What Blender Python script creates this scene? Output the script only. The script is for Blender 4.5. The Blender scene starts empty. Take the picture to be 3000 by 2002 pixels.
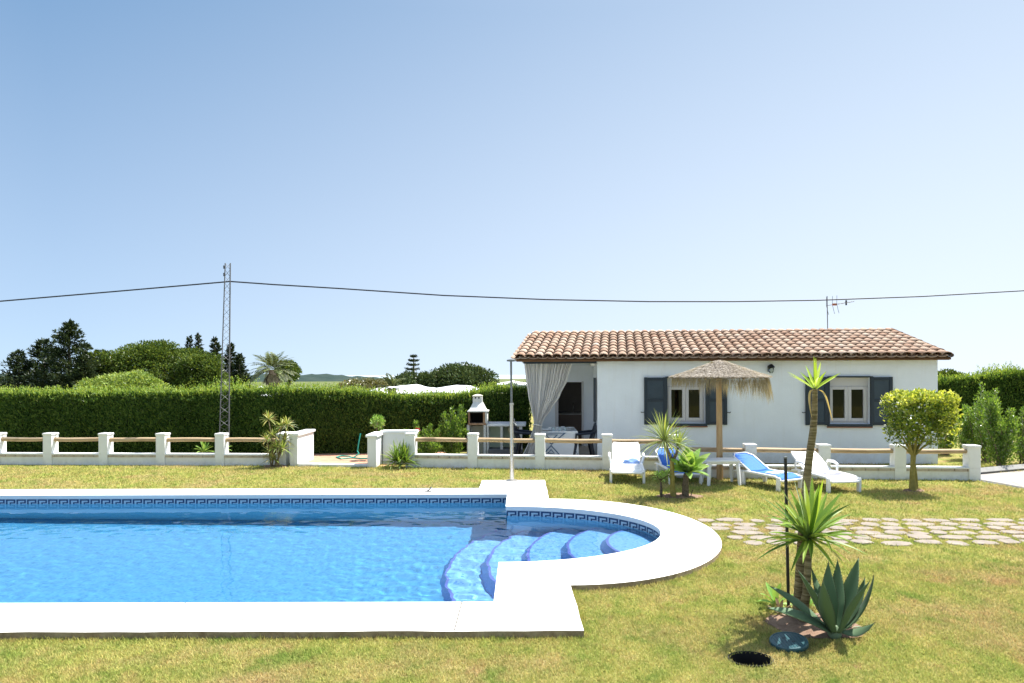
USE_MNEE = True
import bpy, bmesh, math, random
import numpy as np
from mathutils import Vector, Matrix

# ------------------------------------------------------------------ camera, sky, sun, exposure
S = bpy.context.scene
C = S.collection
F, PX, PY, H, ROLL = 1830.0, 1530.0, 1098.0, 2.0, 0.0026
cam = bpy.data.cameras.new("camera"); camo = bpy.data.objects.new("camera", cam); C.objects.link(camo)
camo.location = (0, 0, H); camo.rotation_euler = (math.pi / 2, ROLL, 0)
cam.sensor_width = 36; cam.lens = F / 3000 * 36
cam.shift_x = -(PX - 1500) / 3000; cam.shift_y = (PY - 1001) / 3000
cam.clip_start = 0.05; cam.clip_end = 100000
S.camera = camo
SUNV = Vector((0.46, 0.25, 1.0)).normalized()
SUN_EL = math.asin(SUNV.z); SUN_AZ = math.atan2(SUNV.x, SUNV.y)
SKY_TINT = (.74, 1.20, 1.68, 1); SKY_HAZE = (3.5, 3.75, 4.05, 1)
W = bpy.data.worlds.new("World"); S.world = W; W.use_nodes = True
wn = W.node_tree.nodes; wn.clear()
sky = wn.new("ShaderNodeTexSky"); sky.sky_type = 'NISHITA'; sky.sun_disc = False
sky.sun_elevation = SUN_EL; sky.sun_rotation = SUN_AZ
sky.air_density = 1.0; sky.dust_density = 0.6; sky.ozone_density = 1.6; sky.altitude = 50
sky.dust_density = 0.0; sky.ozone_density = 1.0; sky.air_density = 0.5
def wnode(t, **kw):
    n = wn.new(t)
    for k, v in kw.items(): setattr(n, k, v)
    return n
def wmath(op, a, b, clamp=False):
    n = wnode("ShaderNodeMath", operation=op, use_clamp=clamp)
    for i, v in enumerate((a, b)):
        if isinstance(v, (int, float)): n.inputs[i].default_value = v
        else: W.node_tree.links.new(v, n.inputs[i])
    return n.outputs[0]
gm_ = wn.new("ShaderNodeGamma"); gm_.inputs[1].default_value = 0.30      # soften the clear-air contrast
W.node_tree.links.new(sky.outputs[0], gm_.inputs[0])
tn = wnode("ShaderNodeMix", data_type='RGBA', blend_type='MULTIPLY'); tn.inputs[0].default_value = 1
W.node_tree.links.new(gm_.outputs[0], tn.inputs[6]); tn.inputs[7].default_value = SKY_TINT
# summer haze: whiter towards the horizon and towards the sun's azimuth (world directions)
geo_ = wn.new("ShaderNodeNewGeometry"); vm_ = wnode("ShaderNodeVectorMath", operation='DOT_PRODUCT')
tc_ = wn.new("ShaderNodeTexCoord"); W.node_tree.links.new(tc_.outputs["Generated"], vm_.inputs[0])
vm_.inputs[1].default_value = (math.sin(SUN_AZ), math.cos(SUN_AZ), 0)
sx_ = wn.new("ShaderNodeSeparateXYZ"); W.node_tree.links.new(tc_.outputs["Generated"], sx_.inputs[0])
w_h = wmath('MULTIPLY', wmath('ADD', vm_.outputs["Value"], .14), .44, True)
w_v = wmath('MULTIPLY', wmath('SUBTRACT', 1.0, wmath('MULTIPLY', wmath('MAXIMUM', sx_.outputs[2], 0.0), 2.0), True), .36, True)
w_b = wmath('MULTIPLY', wmath('ADD', wmath('MULTIPLY', vm_.outputs["Value"], -1.0), -.32), .9, True)   # brightness added to the unseen sky opposite the sun, fills the shade
w_ = wmath('ADD', wmath('ADD', w_h, w_v, True), w_b, True)
hz_m = wnode("ShaderNodeMix", data_type='RGBA'); W.node_tree.links.new(w_, hz_m.inputs[0])
W.node_tree.links.new(tn.outputs[2], hz_m.inputs[6]); hz_m.inputs[7].default_value = SKY_HAZE
wb = wn.new("ShaderNodeBackground"); wb.inputs[1].default_value = 0.087
wo = wn.new("ShaderNodeOutputWorld")
gl_ = wnode("ShaderNodeVectorMath", operation='DOT_PRODUCT'); W.node_tree.links.new(tc_.outputs["Generated"], gl_.inputs[0]); gl_.inputs[1].default_value = SUNV
gw_ = wmath('POWER', wmath('MULTIPLY', wmath('SUBTRACT', gl_.outputs["Value"], .78), 4.5, True), 1.5)     # glow added round the unseen sun to lift the shaded parts
ad_ = wnode("ShaderNodeMix", data_type='RGBA', blend_type='ADD'); W.node_tree.links.new(gw_, ad_.inputs[0]); W.node_tree.links.new(hz_m.outputs[2], ad_.inputs[6]); ad_.inputs[7].default_value = (11, 12, 13, 1)
W.node_tree.links.new(ad_.outputs[2], wb.inputs[0]); W.node_tree.links.new(wb.outputs[0], wo.inputs[0])
sl = bpy.data.lights.new("sun", 'SUN'); sl.energy = 3.3; sl.angle = math.radians(0.5); sl.color = (1.0, 0.95, 0.87)
so = bpy.data.objects.new("sun", sl); C.objects.link(so)
so.rotation_euler = (-SUNV).to_track_quat('-Z', 'Y').to_euler()
S.view_settings.view_transform = 'Standard'; S.view_settings.look = 'None'
S.view_settings.gamma = 1; S.view_settings.exposure = 1.8
S.cycles.max_bounces = 10; S.cycles.transparent_max_bounces = 24
S.cycles.transmission_bounces = 8; S.cycles.diffuse_bounces = 4
S.cycles.caustics_reflective = False; S.cycles.caustics_refractive = True
S.cycles.use_denoising = True

# ------------------------------------------------------------------ helpers
rnd = random.Random(7)
R = np.random.RandomState(11)
def at(px, py, Y):
    dx, dy = px - PX, py - PY
    ux, uy = dx - ROLL * dy, dy + ROLL * dx
    return Vector((ux / F * Y, Y, H - uy / F * Y))
def gr(px, py, z=0.0):
    dx, dy = px - PX, py - PY
    Y = (H - z) * F / (dy + ROLL * dx)
    return at(px, py, Y)

def tag(o, label=None, cat=None, group=None, kind=None):
    if label: o["label"] = label
    if cat: o["category"] = cat
    if group: o["group"] = group
    if kind: o["kind"] = kind
    return o
def empty(name, loc=(0, 0, 0), label=None, cat=None, group=None):
    o = bpy.data.objects.new(name, None); C.objects.link(o); o.location = loc
    o.empty_display_size = 0.1
    return tag(o, label, cat, group)
def wloc(o):
    v = Vector((0, 0, 0))
    while o is not None: v += o.location; o = o.parent
    return v
def link(name, me, mat, parent=None, smooth=False):
    o = bpy.data.objects.new(name, me); C.objects.link(o)
    for m in (mat if isinstance(mat, (list, tuple)) else [mat]): me.materials.append(m)
    if parent is not None:
        me.transform(Matrix.Translation(-wloc(parent))); o.parent = parent
    if smooth: me.polygons.foreach_set("use_smooth", [True] * len(me.polygons))
    me.update()
    return o
def copy_tree(o, parent=None):
    c = o.copy(); C.objects.link(c); c.parent = parent
    for ch in list(o.children): copy_tree(ch, c)
    return c

class MB:
    def __init__(s): s.b = bmesh.new()
    def box(s, c, d, rz=0, bev=0.0, rx=0, ry=0):
        t = bmesh.new(); bmesh.ops.create_cube(t, size=1)
        bmesh.ops.scale(t, vec=d, verts=t.verts)
        if bev: bmesh.ops.bevel(t, geom=list(t.edges), offset=bev, segments=2, affect='EDGES', profile=.6)
        M = Matrix.Translation(c) @ Matrix.Rotation(rz, 4, 'Z') @ Matrix.Rotation(rx, 4, 'X') @ Matrix.Rotation(ry, 4, 'Y')
        bmesh.ops.transform(t, matrix=M, verts=t.verts)
        return s.add(t)
    def add(s, t):
        me = bpy.data.meshes.new("t"); t.to_mesh(me); t.free(); s.b.from_mesh(me); bpy.data.meshes.remove(me); return s
    def tube(s, pts, rad, seg=8, cap=True):
        pts = [Vector(p) for p in pts]
        if not isinstance(rad, (list, tuple)): rad = [rad] * len(pts)
        rings = []; up = None
        for i, p in enumerate(pts):
            d = (pts[min(i + 1, len(pts) - 1)] - pts[max(i - 1, 0)]).normalized()
            if up is None:
                up = Vector((1, 0, 0)) if abs(d.x) < .8 else Vector((0, 0, 1))
            a = (up - d * up.dot(d)).normalized(); up = a; b = d.cross(a)
            rings.append([s.b.verts.new(p + (a * math.cos(2 * math.pi * k / seg) + b * math.sin(2 * math.pi * k / seg)) * rad[i]) for k in range(seg)])
        for i in range(len(rings) - 1):
            for k in range(seg):
                s.b.faces.new((rings[i][k], rings[i][(k + 1) % seg], rings[i + 1][(k + 1) % seg], rings[i + 1][k]))
        if cap:
            s.b.faces.new(rings[0][::-1]); s.b.faces.new(rings[-1])
        return s
    def lathe(s, c, prof, seg=20, cap=True):
        c = Vector(c); rings = []
        for r, z in prof:
            rings.append([s.b.verts.new(c + Vector((r * math.cos(2 * math.pi * k / seg), r * math.sin(2 * math.pi * k / seg), z))) for k in range(seg)])
        for i in range(len(rings) - 1):
            for k in range(seg):
                s.b.faces.new((rings[i][k], rings[i][(k + 1) % seg], rings[i + 1][(k + 1) % seg], rings[i + 1][k]))
        if cap: s.b.faces.new(rings[0][::-1]); s.b.faces.new(rings[-1])
        return s
    def prism(s, poly, z0, z1):
        a = [s.b.verts.new((x, y, z0)) for x, y in poly]; b = [s.b.verts.new((x, y, z1)) for x, y in poly]
        n = len(poly)
        s.b.faces.new(a[::-1]); s.b.faces.new(b)
        for i in range(n): s.b.faces.new((a[i], a[(i + 1) % n], b[(i + 1) % n], b[i]))
        return s
    def face(s, pts): s.b.faces.new([s.b.verts.new(p) for p in pts]); return s
    def grid(s, P):
        V = [[s.b.verts.new(p) for p in row] for row in P]
        for i in range(len(V) - 1):
            for j in range(len(V[0]) - 1):
                s.b.faces.new((V[i][j], V[i][j + 1], V[i + 1][j + 1], V[i + 1][j]))
        return s
    def build(s, name, mat, parent=None, smooth=False, recalc=True, M=None):
        if recalc: bmesh.ops.recalc_face_normals(s.b, faces=s.b.faces)
        if M is not None: bmesh.ops.transform(s.b, matrix=M, verts=s.b.verts)
        me = bpy.data.meshes.new(name); s.b.to_mesh(me); s.b.free()
        o = link(name, me, mat, parent, smooth)
        if smooth:
            try: me.set_sharp_from_angle(angle=math.radians(40))
            except Exception: pass
        return o

def raw_mesh(name, V, faces_n, idx):
    """numpy mesh: V (n,3); idx flat loop indices; faces_n verts per face"""
    me = bpy.data.meshes.new(name); nf = len(idx) // faces_n
    me.vertices.add(len(V)); me.vertices.foreach_set("co", np.asarray(V, np.float32).ravel())
    me.loops.add(len(idx)); me.loops.foreach_set("vertex_index", np.asarray(idx, np.int32))
    me.polygons.add(nf); me.polygons.foreach_set("loop_start", np.arange(0, nf * faces_n, faces_n, dtype=np.int32))
    me.update(calc_edges=True); me.validate()
    return me
def unit(v): return v / np.maximum(np.linalg.norm(v, axis=1, keepdims=True), 1e-9)
def leaves(name, P, D, N, L, Wd, mat, parent=None, fold=0.0):
    """diamond leaf per point: P base, D long axis, N face normal"""
    P = np.asarray(P, float); n = len(P)
    D = unit(np.asarray(D, float)); Sd = unit(np.cross(D, N)); Nn = np.cross(Sd, D)
    L = np.broadcast_to(np.asarray(L, float).reshape(-1, 1), (n, 1)); Wd = np.broadcast_to(np.asarray(Wd, float).reshape(-1, 1), (n, 1))
    V = np.stack([P, P + D * L * .5 + Sd * Wd * .5 + Nn * Wd * fold, P + D * L, P + D * L * .5 - Sd * Wd * .5 + Nn * Wd * fold], 1).reshape(-1, 3)
    me = raw_mesh(name, V, 4, np.arange(n * 4))
    return link(name, me, mat, parent)

# ------------------------------------------------------------------ materials
def M_(name):
    m = bpy.data.materials.new(name); m.use_nodes = True
    nt = m.node_tree; nt.nodes.clear()
    out = nt.nodes.new("ShaderNodeOutputMaterial")
    return m, nt, out
def nd(nt, t, **kw):
    n = nt.nodes.new(t)
    for k, v in kw.items():
        if k.startswith("i_"):
            key = k[2:]; key = int(key) if key.isdigit() else key.replace("_", " ")
            n.inputs[key].default_value = v
        else: setattr(n, k, v)
    return n
def c4(c): return (c[0], c[1], c[2], 1)
def ramp(nt, fac, stops):
    r = nt.nodes.new("ShaderNodeValToRGB"); e = r.color_ramp.elements
    while len(e) < len(stops): e.new(.5)
    for i, (p, c) in enumerate(stops): e[i].position = p; e[i].color = c4(c)
    nt.links.new(fac, r.inputs[0]); return r.outputs[0]
def noise(nt, scale, detail=4, rough=.6, vec=None, dist=0.0):
    n = nd(nt, "ShaderNodeTexNoise"); n.inputs["Scale"].default_value = scale; n.inputs["Detail"].default_value = detail
    n.inputs["Roughness"].default_value = rough; n.inputs["Distortion"].default_value = dist
    if vec is not None: nt.links.new(vec, n.inputs["Vector"])
    return n.outputs["Fac"]
def pos(nt): return nd(nt, "ShaderNodeNewGeometry").outputs["Position"]
def objc(nt): return nd(nt, "ShaderNodeTexCoord").outputs["Object"]
def mixc(nt, fac, a, b, mode='MIX'):
    m = nd(nt, "ShaderNodeMix", data_type='RGBA', blend_type=mode)
    for sock, v in ((m.inputs[0], fac), (m.inputs[6], a), (m.inputs[7], b)):
        if isinstance(v, bpy.types.NodeSocket): nt.links.new(v, sock)
        elif isinstance(v, tuple): sock.default_value = c4(v)
        else: sock.default_value = v
    return m.outputs[2]
def plain(name, col, rough=.6, var=None, scale=6, amount=1.0, bump=0, bscale=40, metal=0, spec=.4, coord='obj', lo=.35, hi=.7):
    m, nt, out = M_(name)
    b = nd(nt, "ShaderNodeBsdfPrincipled"); b.inputs["Roughness"].default_value = rough
    b.inputs["Metallic"].default_value = metal; b.inputs["Specular IOR Level"].default_value = spec
    vec = objc(nt) if coord == 'obj' else pos(nt)
    if var:
        f = noise(nt, scale, 5, .65, vec)
        nt.links.new(ramp(nt, f, [(lo, col), (hi, var)]), b.inputs["Base Color"])
    else: b.inputs["Base Color"].default_value = c4(col)
    if bump:
        bn = nd(nt, "ShaderNodeBump"); bn.inputs["Strength"].default_value = bump; bn.inputs["Distance"].default_value = .01
        nt.links.new(noise(nt, bscale, 4, .6, vec), bn.inputs["Height"]); nt.links.new(bn.outputs[0], b.inputs["Normal"])
    nt.links.new(b.outputs[0], out.inputs[0]); return m
def leafmat(name, cols, trans=.35, rough=.45, gloss=.12, nscale=1.5, tint=None):
    """cols: ramp by random-per-leaf; translucent so that light from behind shows"""
    m, nt, out = M_(name)
    rp = nd(nt, "ShaderNodeNewGeometry").outputs["Random Per Island"]
    c = ramp(nt, rp, [(i / (len(cols) - 1), k) for i, k in enumerate(cols)])
    if tint:
        f = noise(nt, nscale, 3, .5, pos(nt)); r = ramp(nt, f, [(.35, (1, 1, 1)), (.65, tint)])
        c = mixc(nt, 1.0, c, r, 'MULTIPLY')
    d = nd(nt, "ShaderNodeBsdfDiffuse"); t = nd(nt, "ShaderNodeBsdfTranslucent"); g = nd(nt, "ShaderNodeBsdfGlossy")
    g.inputs["Roughness"].default_value = rough; g.inputs["Color"].default_value = (.6, .6, .6, 1)
    nt.links.new(c, d.inputs[0])
    tc = mixc(nt, 1.0, c, (1.5, 1.35, .6), 'MULTIPLY'); nt.links.new(tc, t.inputs[0])
    a = nd(nt, "ShaderNodeMixShader"); a.inputs[0].default_value = trans
    nt.links.new(d.outputs[0], a.inputs[1]); nt.links.new(t.outputs[0], a.inputs[2])
    fr = nd(nt, "ShaderNodeFresnel"); fr.inputs[0].default_value = 1.4
    mu = nd(nt, "ShaderNodeMath", operation='MULTIPLY'); mu.inputs[1].default_value = gloss * 8
    nt.links.new(fr.outputs[0], mu.inputs[0]); mi = nd(nt, "ShaderNodeMath", operation='MINIMUM'); mi.inputs[1].default_value = .5
    nt.links.new(mu.outputs[0], mi.inputs[0])
    b = nd(nt, "ShaderNodeMixShader"); nt.links.new(mi.outputs[0], b.inputs[0])
    nt.links.new(a.outputs[0], b.inputs[1]); nt.links.new(g.outputs[0], b.inputs[2])
    nt.links.new(b.outputs[0], out.inputs[0]); return m

def grass_color(nt):
    p = pos(nt)
    mp = nd(nt, "ShaderNodeMapping"); mp.inputs["Scale"].default_value = (1, 1, 0); nt.links.new(p, mp.inputs[0]); v = mp.outputs[0]
    f1 = noise(nt, .9, 4, .6, v); f2 = noise(nt, 3.2, 5, .65, v); f3 = noise(nt, 30, 3, .7, v)
    base = ramp(nt, f2, [(.25, (.26, .34, .085)), (.5, (.435, .43, .14)), (.72, (.57, .50, .21))])
    dry = ramp(nt, f3, [(.3, (.42, .27, .15)), (.7, (.66, .49, .32))])
    fm = ramp(nt, f1, [(.47, (0, 0, 0)), (.66, (.55, .55, .55))])
    c = mixc(nt, fm, base, dry)
    f4 = ramp(nt, noise(nt, 9, 4, .7, v), [(.55, (0, 0, 0)), (.75, (.6, .6, .6))])
    f5 = ramp(nt, noise(nt, 1.6, 5, .7, v, .5), [(.54, (0, 0, 0)), (.70, (.7, .7, .7))])
    c = mixc(nt, f5, c, (.47, .31, .17))
    f6 = ramp(nt, noise(nt, 2.1, 4, .65, v, .3), [(.32, (.8, .8, .8)), (.45, (0, 0, 0))])
    c = mixc(nt, f6, c, (.23, .32, .075))
    return mixc(nt, f4, c, (.42, .27, .16))
def mk_lawn():
    m, nt, out = M_("lawn_turf"); b = nd(nt, "ShaderNodeBsdfDiffuse")
    c = grass_color(nt)
    f = noise(nt, 60, 4, .7, pos(nt)); r = ramp(nt, f, [(.3, (.36, .36, .3)), (.62, (.72, .72, .68))])  # darkens the bare turf to match the shade among the blades
    nt.links.new(mixc(nt, 1.0, c, r, 'MULTIPLY'), b.inputs[0])
    bn = nd(nt, "ShaderNodeBump"); bn.inputs["Strength"].default_value = .9; bn.inputs["Distance"].default_value = .03
    nt.links.new(noise(nt, 70, 4, .7, pos(nt)), bn.inputs["Height"]); nt.links.new(bn.outputs[0], b.inputs["Normal"])
    nt.links.new(b.outputs[0], out.inputs[0]); return m
def mk_blade():
    m, nt, out = M_("grass_blades")
    c = grass_color(nt)
    rp = nd(nt, "ShaderNodeNewGeometry").outputs["Random Per Island"]
    r = ramp(nt, rp, [(0, (.8, .95, .7)), (.5, (1, 1, 1)), (.8, (1.15, 1.1, .98)), (1, (1.3, 1.15, 1.1))])
    c = mixc(nt, 1.0, c, r, 'MULTIPLY')
    d = nd(nt, "ShaderNodeBsdfDiffuse"); t = nd(nt, "ShaderNodeBsdfTranslucent"); a = nd(nt, "ShaderNodeMixShader"); a.inputs[0].default_value = .4
    nt.links.new(c, d.inputs[0]); nt.links.new(c, t.inputs[0]); nt.links.new(d.outputs[0], a.inputs[1]); nt.links.new(t.outputs[0], a.inputs[2])
    nt.links.new(a.outputs[0], out.inputs[0]); return m
def mk_tile(name, c1, c2, grout, size=.026):
    """glass mosaic: small squares with random tint"""
    m, nt, out = M_(name); b = nd(nt, "ShaderNodeBsdfPrincipled"); b.inputs["Roughness"].default_value = .3
    p = pos(nt); ml = nd(nt, "ShaderNodeVectorMath", operation='SCALE'); ml.inputs["Scale"].default_value = 1 / size; nt.links.new(p, ml.inputs[0])
    fl = nd(nt, "ShaderNodeVectorMath", operation='FLOOR'); nt.links.new(ml.outputs[0], fl.inputs[0])
    w = nd(nt, "ShaderNodeTexWhiteNoise"); nt.links.new(fl.outputs[0], w.inputs[0])
    c = ramp(nt, w.outputs[0], [(0, c1), (.6, c2), (1, grout)])
    nt.links.new(c, b.inputs["Base Color"]); nt.links.new(b.outputs[0], out.inputs[0]); return m
def mk_water():
    m, nt, out = M_("pool_water_surface")
    r = nd(nt, "ShaderNodeBsdfRefraction"); r.inputs["IOR"].default_value = 1.33; r.inputs["Roughness"].default_value = 0
    r.inputs["Color"].default_value = (.90, .985, 1.0, 1)
    g = nd(nt, "ShaderNodeBsdfGlossy"); g.inputs["Roughness"].default_value = .0; g.inputs["Color"].default_value = (.9, .9, .9, 1)
    fr = nd(nt, "ShaderNodeFresnel"); fr.inputs[0].default_value = 1.33
    x = nd(nt, "ShaderNodeMixShader"); nt.links.new(fr.outputs[0], x.inputs[0]); nt.links.new(r.outputs[0], x.inputs[1]); nt.links.new(g.outputs[0], x.inputs[2])
    nt.links.new(x.outputs[0], out.inputs[0]); return m
def mk_glass():
    m, nt, out = M_("window_glass")
    r = nd(nt, "ShaderNodeBsdfTransparent"); r.inputs["Color"].default_value = (.75, .8, .8, 1)
    g = nd(nt, "ShaderNodeBsdfGlossy"); g.inputs["Roughness"].default_value = .01
    fr = nd(nt, "ShaderNodeFresnel"); fr.inputs[0].default_value = 1.42
    x = nd(nt, "ShaderNodeMixShader"); nt.links.new(fr.outputs[0], x.inputs[0]); nt.links.new(r.outputs[0], x.inputs[1]); nt.links.new(g.outputs[0], x.inputs[2])
    nt.links.new(x.outputs[0], out.inputs[0]); return m
def mk_roof():
    m, nt, out = M_("clay_roof_tile"); b = nd(nt, "ShaderNodeBsdfPrincipled"); b.inputs["Roughness"].default_value = .85; b.inputs["Specular IOR Level"].default_value = .2
    rp = nd(nt, "ShaderNodeNewGeometry").outputs["Random Per Island"]
    c = ramp(nt, rp, [(0, (.30, .17, .11)), (.25, (.40, .265, .185)), (.5, (.45, .33, .245)), (.75, (.35, .21, .14)), (1, (.49, .38, .30))])
    f = noise(nt, 9, 5, .7, pos(nt)); c = mixc(nt, ramp(nt, f, [(.4, (0, 0, 0)), (.75, (.6, .6, .6))]), c, (.46, .37, .30))
    f2 = noise(nt, 3.5, 5, .7, pos(nt)); c = mixc(nt, ramp(nt, f2, [(.52, (0, 0, 0)), (.8, (.55, .55, .55))]), c, (.16, .11, .08))
    nt.links.new(c, b.inputs["Base Color"]); nt.links.new(b.outputs[0], out.inputs[0]); return m
def mk_wood(name, c1, c2, axis=0, s=2.0):
    m, nt, out = M_(name); b = nd(nt, "ShaderNodeBsdfPrincipled"); b.inputs["Roughness"].default_value = .7; b.inputs["Specular IOR Level"].default_value = .25
    mp = nd(nt, "ShaderNodeMapping"); sc = [26, 26, 26]; sc[axis] = s; mp.inputs["Scale"].default_value = sc; nt.links.new(pos(nt), mp.inputs[0])
    f = noise(nt, 1, 5, .65, mp.outputs[0], .4); c = ramp(nt, f, [(.3, c1), (.68, c2)])
    k = ramp(nt, noise(nt, 2.3, 2, .5, pos(nt)), [(.62, (0, 0, 0)), (.7, (.6, .6, .6))])
    c = mixc(nt, k, c, tuple(x * .45 for x in c1))
    nt.links.new(c, b.inputs["Base Color"]); nt.links.new(b.outputs[0], out.inputs[0]); return m

def mk_wall(name, col, dirt, base_z=.55):
    """painted render with faint trowel clouds, streaks and splash dirt near the ground"""
    m, nt, out = M_(name); b = nd(nt, "ShaderNodeBsdfPrincipled"); b.inputs["Roughness"].default_value = .88; b.inputs["Specular IOR Level"].default_value = .2
    p = pos(nt); c = ramp(nt, noise(nt, 2.2, 6, .65, p), [(.35, col), (.75, tuple(v * .93 for v in col))])
    mp = nd(nt, "ShaderNodeMapping"); mp.inputs["Scale"].default_value = (9, 9, .7); nt.links.new(p, mp.inputs[0])
    st = ramp(nt, noise(nt, 1, 5, .7, mp.outputs[0]), [(.55, (0, 0, 0)), (.8, (.30, .30, .30))]); c = mixc(nt, st, c, dirt)
    sp = nd(nt, "ShaderNodeSeparateXYZ"); nt.links.new(p, sp.inputs[0])
    mr = nd(nt, "ShaderNodeMapRange"); mr.inputs[1].default_value = .0; mr.inputs[2].default_value = base_z; mr.inputs[3].default_value = .75; mr.inputs[4].default_value = 0
    nt.links.new(sp.outputs[2], mr.inputs[0]); mu = nd(nt, "ShaderNodeMath", operation='MULTIPLY'); nt.links.new(mr.outputs[0], mu.inputs[0])
    nt.links.new(ramp(nt, noise(nt, 7, 5, .7, p), [(.38, (0, 0, 0)), (.7, (1, 1, 1))]), mu.inputs[1]); c = mixc(nt, mu.outputs[0], c, dirt)
    nt.links.new(c, b.inputs["Base Color"])
    bn = nd(nt, "ShaderNodeBump"); bn.inputs["Strength"].default_value = .3; bn.inputs["Distance"].default_value = .01
    nt.links.new(noise(nt, 26, 5, .65, p), bn.inputs["Height"]); nt.links.new(bn.outputs[0], b.inputs["Normal"])
    nt.links.new(b.outputs[0], out.inputs[0]); return m
white = mk_wall("white_wall_paint", (.75, .80, .86), (.58, .57, .54), .5)
white2 = mk_wall("weathered_white_wall_paint", (.77, .785, .78), (.50, .50, .44), .22)
coping_m = plain("white_pool_coping", (.80, .79, .76), .8, (.72, .70, .65), 1.6, bump=.12, bscale=90, spec=.25, coord='pos', lo=.4, hi=.85)
coping_edge = plain("rough_coping_edge", (.34, .28, .19), .95, (.2, .15, .09), 14, bump=.5, bscale=50, spec=.1, coord='pos')
brick_m = plain("coping_brick_edge", (.52, .46, .38), .9, (.36, .30, .24), 9, bump=.3, bscale=60, spec=.1, coord='pos')
plastic = plain("white_resin_plastic", (.82, .82, .82), .35, spec=.4)
blue_fab = plain("blue_sling_fabric", (.035, .14, .52), .7, (.045, .17, .58), 30, spec=.2)
towel_b = plain("faded_blue_towel", (.16, .27, .55), .95, (.22, .33, .6), 60, bump=.5, bscale=200, spec=.05)
towel_l = plain("pale_blue_towel", (.50, .62, .78), .95, (.42, .54, .72), 60, bump=.5, bscale=200, spec=.05)
towel_p = plain("grey_lilac_towel", (.36, .36, .50), .95, (.42, .41, .55), 60, bump=.5, bscale=200, spec=.05)
steel = plain("brushed_steel", (.55, .53, .5), .35, (.45, .43, .41), 30, metal=.85, spec=.5)
steel_dk = plain("darkened_steel", (.16, .17, .17), .45, metal=.5)
galv = plain("galvanised_steel", (.17, .17, .18), .6, (.1, .1, .11), 8, metal=.4)
galv_dk = plain("dark_cable_sheath", (.02, .025, .04), .6)
shutter_m = plain("slate_blue_shutter_paint", (.030, .048, .068), .5, (.04, .062, .084), 5, spec=.35)
shutter_d = plain("dark_slate_frame_paint", (.018, .03, .045), .45, spec=.35)
upvc = plain("white_window_profile", (.50, .49, .50), .4)
glass = mk_glass()
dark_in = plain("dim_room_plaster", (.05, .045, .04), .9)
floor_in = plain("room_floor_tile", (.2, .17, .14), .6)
terr = plain("terracotta_paving", (.38, .19, .12), .8, (.48, .3, .2), 7, bump=.2, coord='pos')
conc = plain("pale_concrete", (.30, .28, .26), .9, (.23, .21, .19), 4, bump=.25, coord='pos')
kerb_m = plain("grey_kerb_stone", (.22, .22, .21), .9, (.3, .29, .27), 8, bump=.3, coord='pos')
gravel_m = plain("brown_gravel", (.34, .25, .19), .95, (.55, .46, .38), 60, bump=1, bscale=70, coord='pos')
soil_m = plain("bare_soil", (.15, .09, .06), .95, (.25, .165, .115), 18, bump=.8, bscale=40, coord='pos')
black_m = plain("black_plastic", (.012, .012, .013), .5)
green_m = plain("green_plastic_lid", (.012, .06, .075), .42, (.02, .075, .085), 12, spec=.45)
roof_m = mk_roof(); rail_m = mk_wood("peeled_log_rail", (.30, .20, .11), (.50, .38, .245), 0)
pole_m = mk_wood("peeled_log_pole", (.36, .22, .11), (.55, .38, .2), 2); fascia_m = mk_wood("brown_stained_fascia", (.10, .05, .025), (.16, .08, .04), 0)
stone_m = plain("pale_flagstone", (.255, .215, .175), .85, (.16, .135, .115), 7, bump=.4, bscale=30, coord='pos')
tile_fl = mk_tile("depth_tinted_floor_mosaic", (.060, .26, .50), (.08, .295, .54), (.042, .215, .45))  # blue deepened in the tile to stand in for water depth
tile_wl = mk_tile("shade_lifted_wall_mosaic", (.42, .80, .96), (.48, .84, .97), (.36, .74, .95))  # lightened to make up for light missing on the shaded walls
tile_st = mk_tile("white_blue_step_mosaic", (.15, .35, .64), (.20, .41, .70), (.08, .24, .54))
tile_ri = mk_tile("shade_blue_riser_mosaic", (.045, .22, .66), (.07, .27, .72), (.03, .18, .6))  # darker blue puts the risers' shade into the tile
tile_nose = plain("violet_blue_nosing_tile", (.12, .15, .48), .4)
tile_lt = plain("grey_blue_rim_tile", (.42, .56, .64), .4, (.36, .5, .6), 12, coord='pos')
tile_dk = plain("navy_key_tile", (.012, .045, .13), .35)
water_m = mk_water()
lawn_m = mk_lawn(); blade_m = mk_blade()

# ================================================================== GROUND
E0 = (-9.6, -0.25, 5.34, 10.15)          # main basin
RC, RA, RB = 7.835, 1.96, 1.365          # roman end: centre Y, semi-axes
def pool_outline(e=0.0, n=40):
    x0, x1, y0, y1 = E0
    pts = [(x0 - e, y0 - e), (x1 + e, y0 - e)]
    for i in range(n + 1):
        t = -math.pi / 2 + math.pi * i / n
        pts.append((x1 + e + RA * math.cos(t), RC + (RB + e) * math.sin(t)))
    return pts + [(x1 + e, y1 + e), (x0 - e, y1 + e)]
def coping_outline(n=48):
    pts = [(-10.2, 4.73), (.463, 4.73)]
    for i in range(n + 1):
        t = -math.pi / 2 + math.pi * i / n
        pts.append((.44 + 1.93 * math.cos(t), 7.755 + 2.0 * math.sin(t)))
    pts = pts + [(.41, 9.76), (.41, 11.49), (-.745, 11.49), (-.745, 10.69), (-10.2, 10.69)]
    r_ = random.Random(3); out = []                       # hand-cast edge: slightly uneven
    for i in range(len(pts)):
        a, b = pts[i], pts[(i + 1) % len(pts)]; L = math.hypot(b[0] - a[0], b[1] - a[1]); m = max(1, int(L / .22)); out.append(a)
        for k in range(1, m): t = k / m; out.append((a[0] + (b[0] - a[0]) * t + r_.uniform(-.006, .006), a[1] + (b[1] - a[1]) * t + r_.uniform(-.006, .006)))
    return out
HOLE = gr(2199, 1934); HR = (.155, .115)
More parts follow.
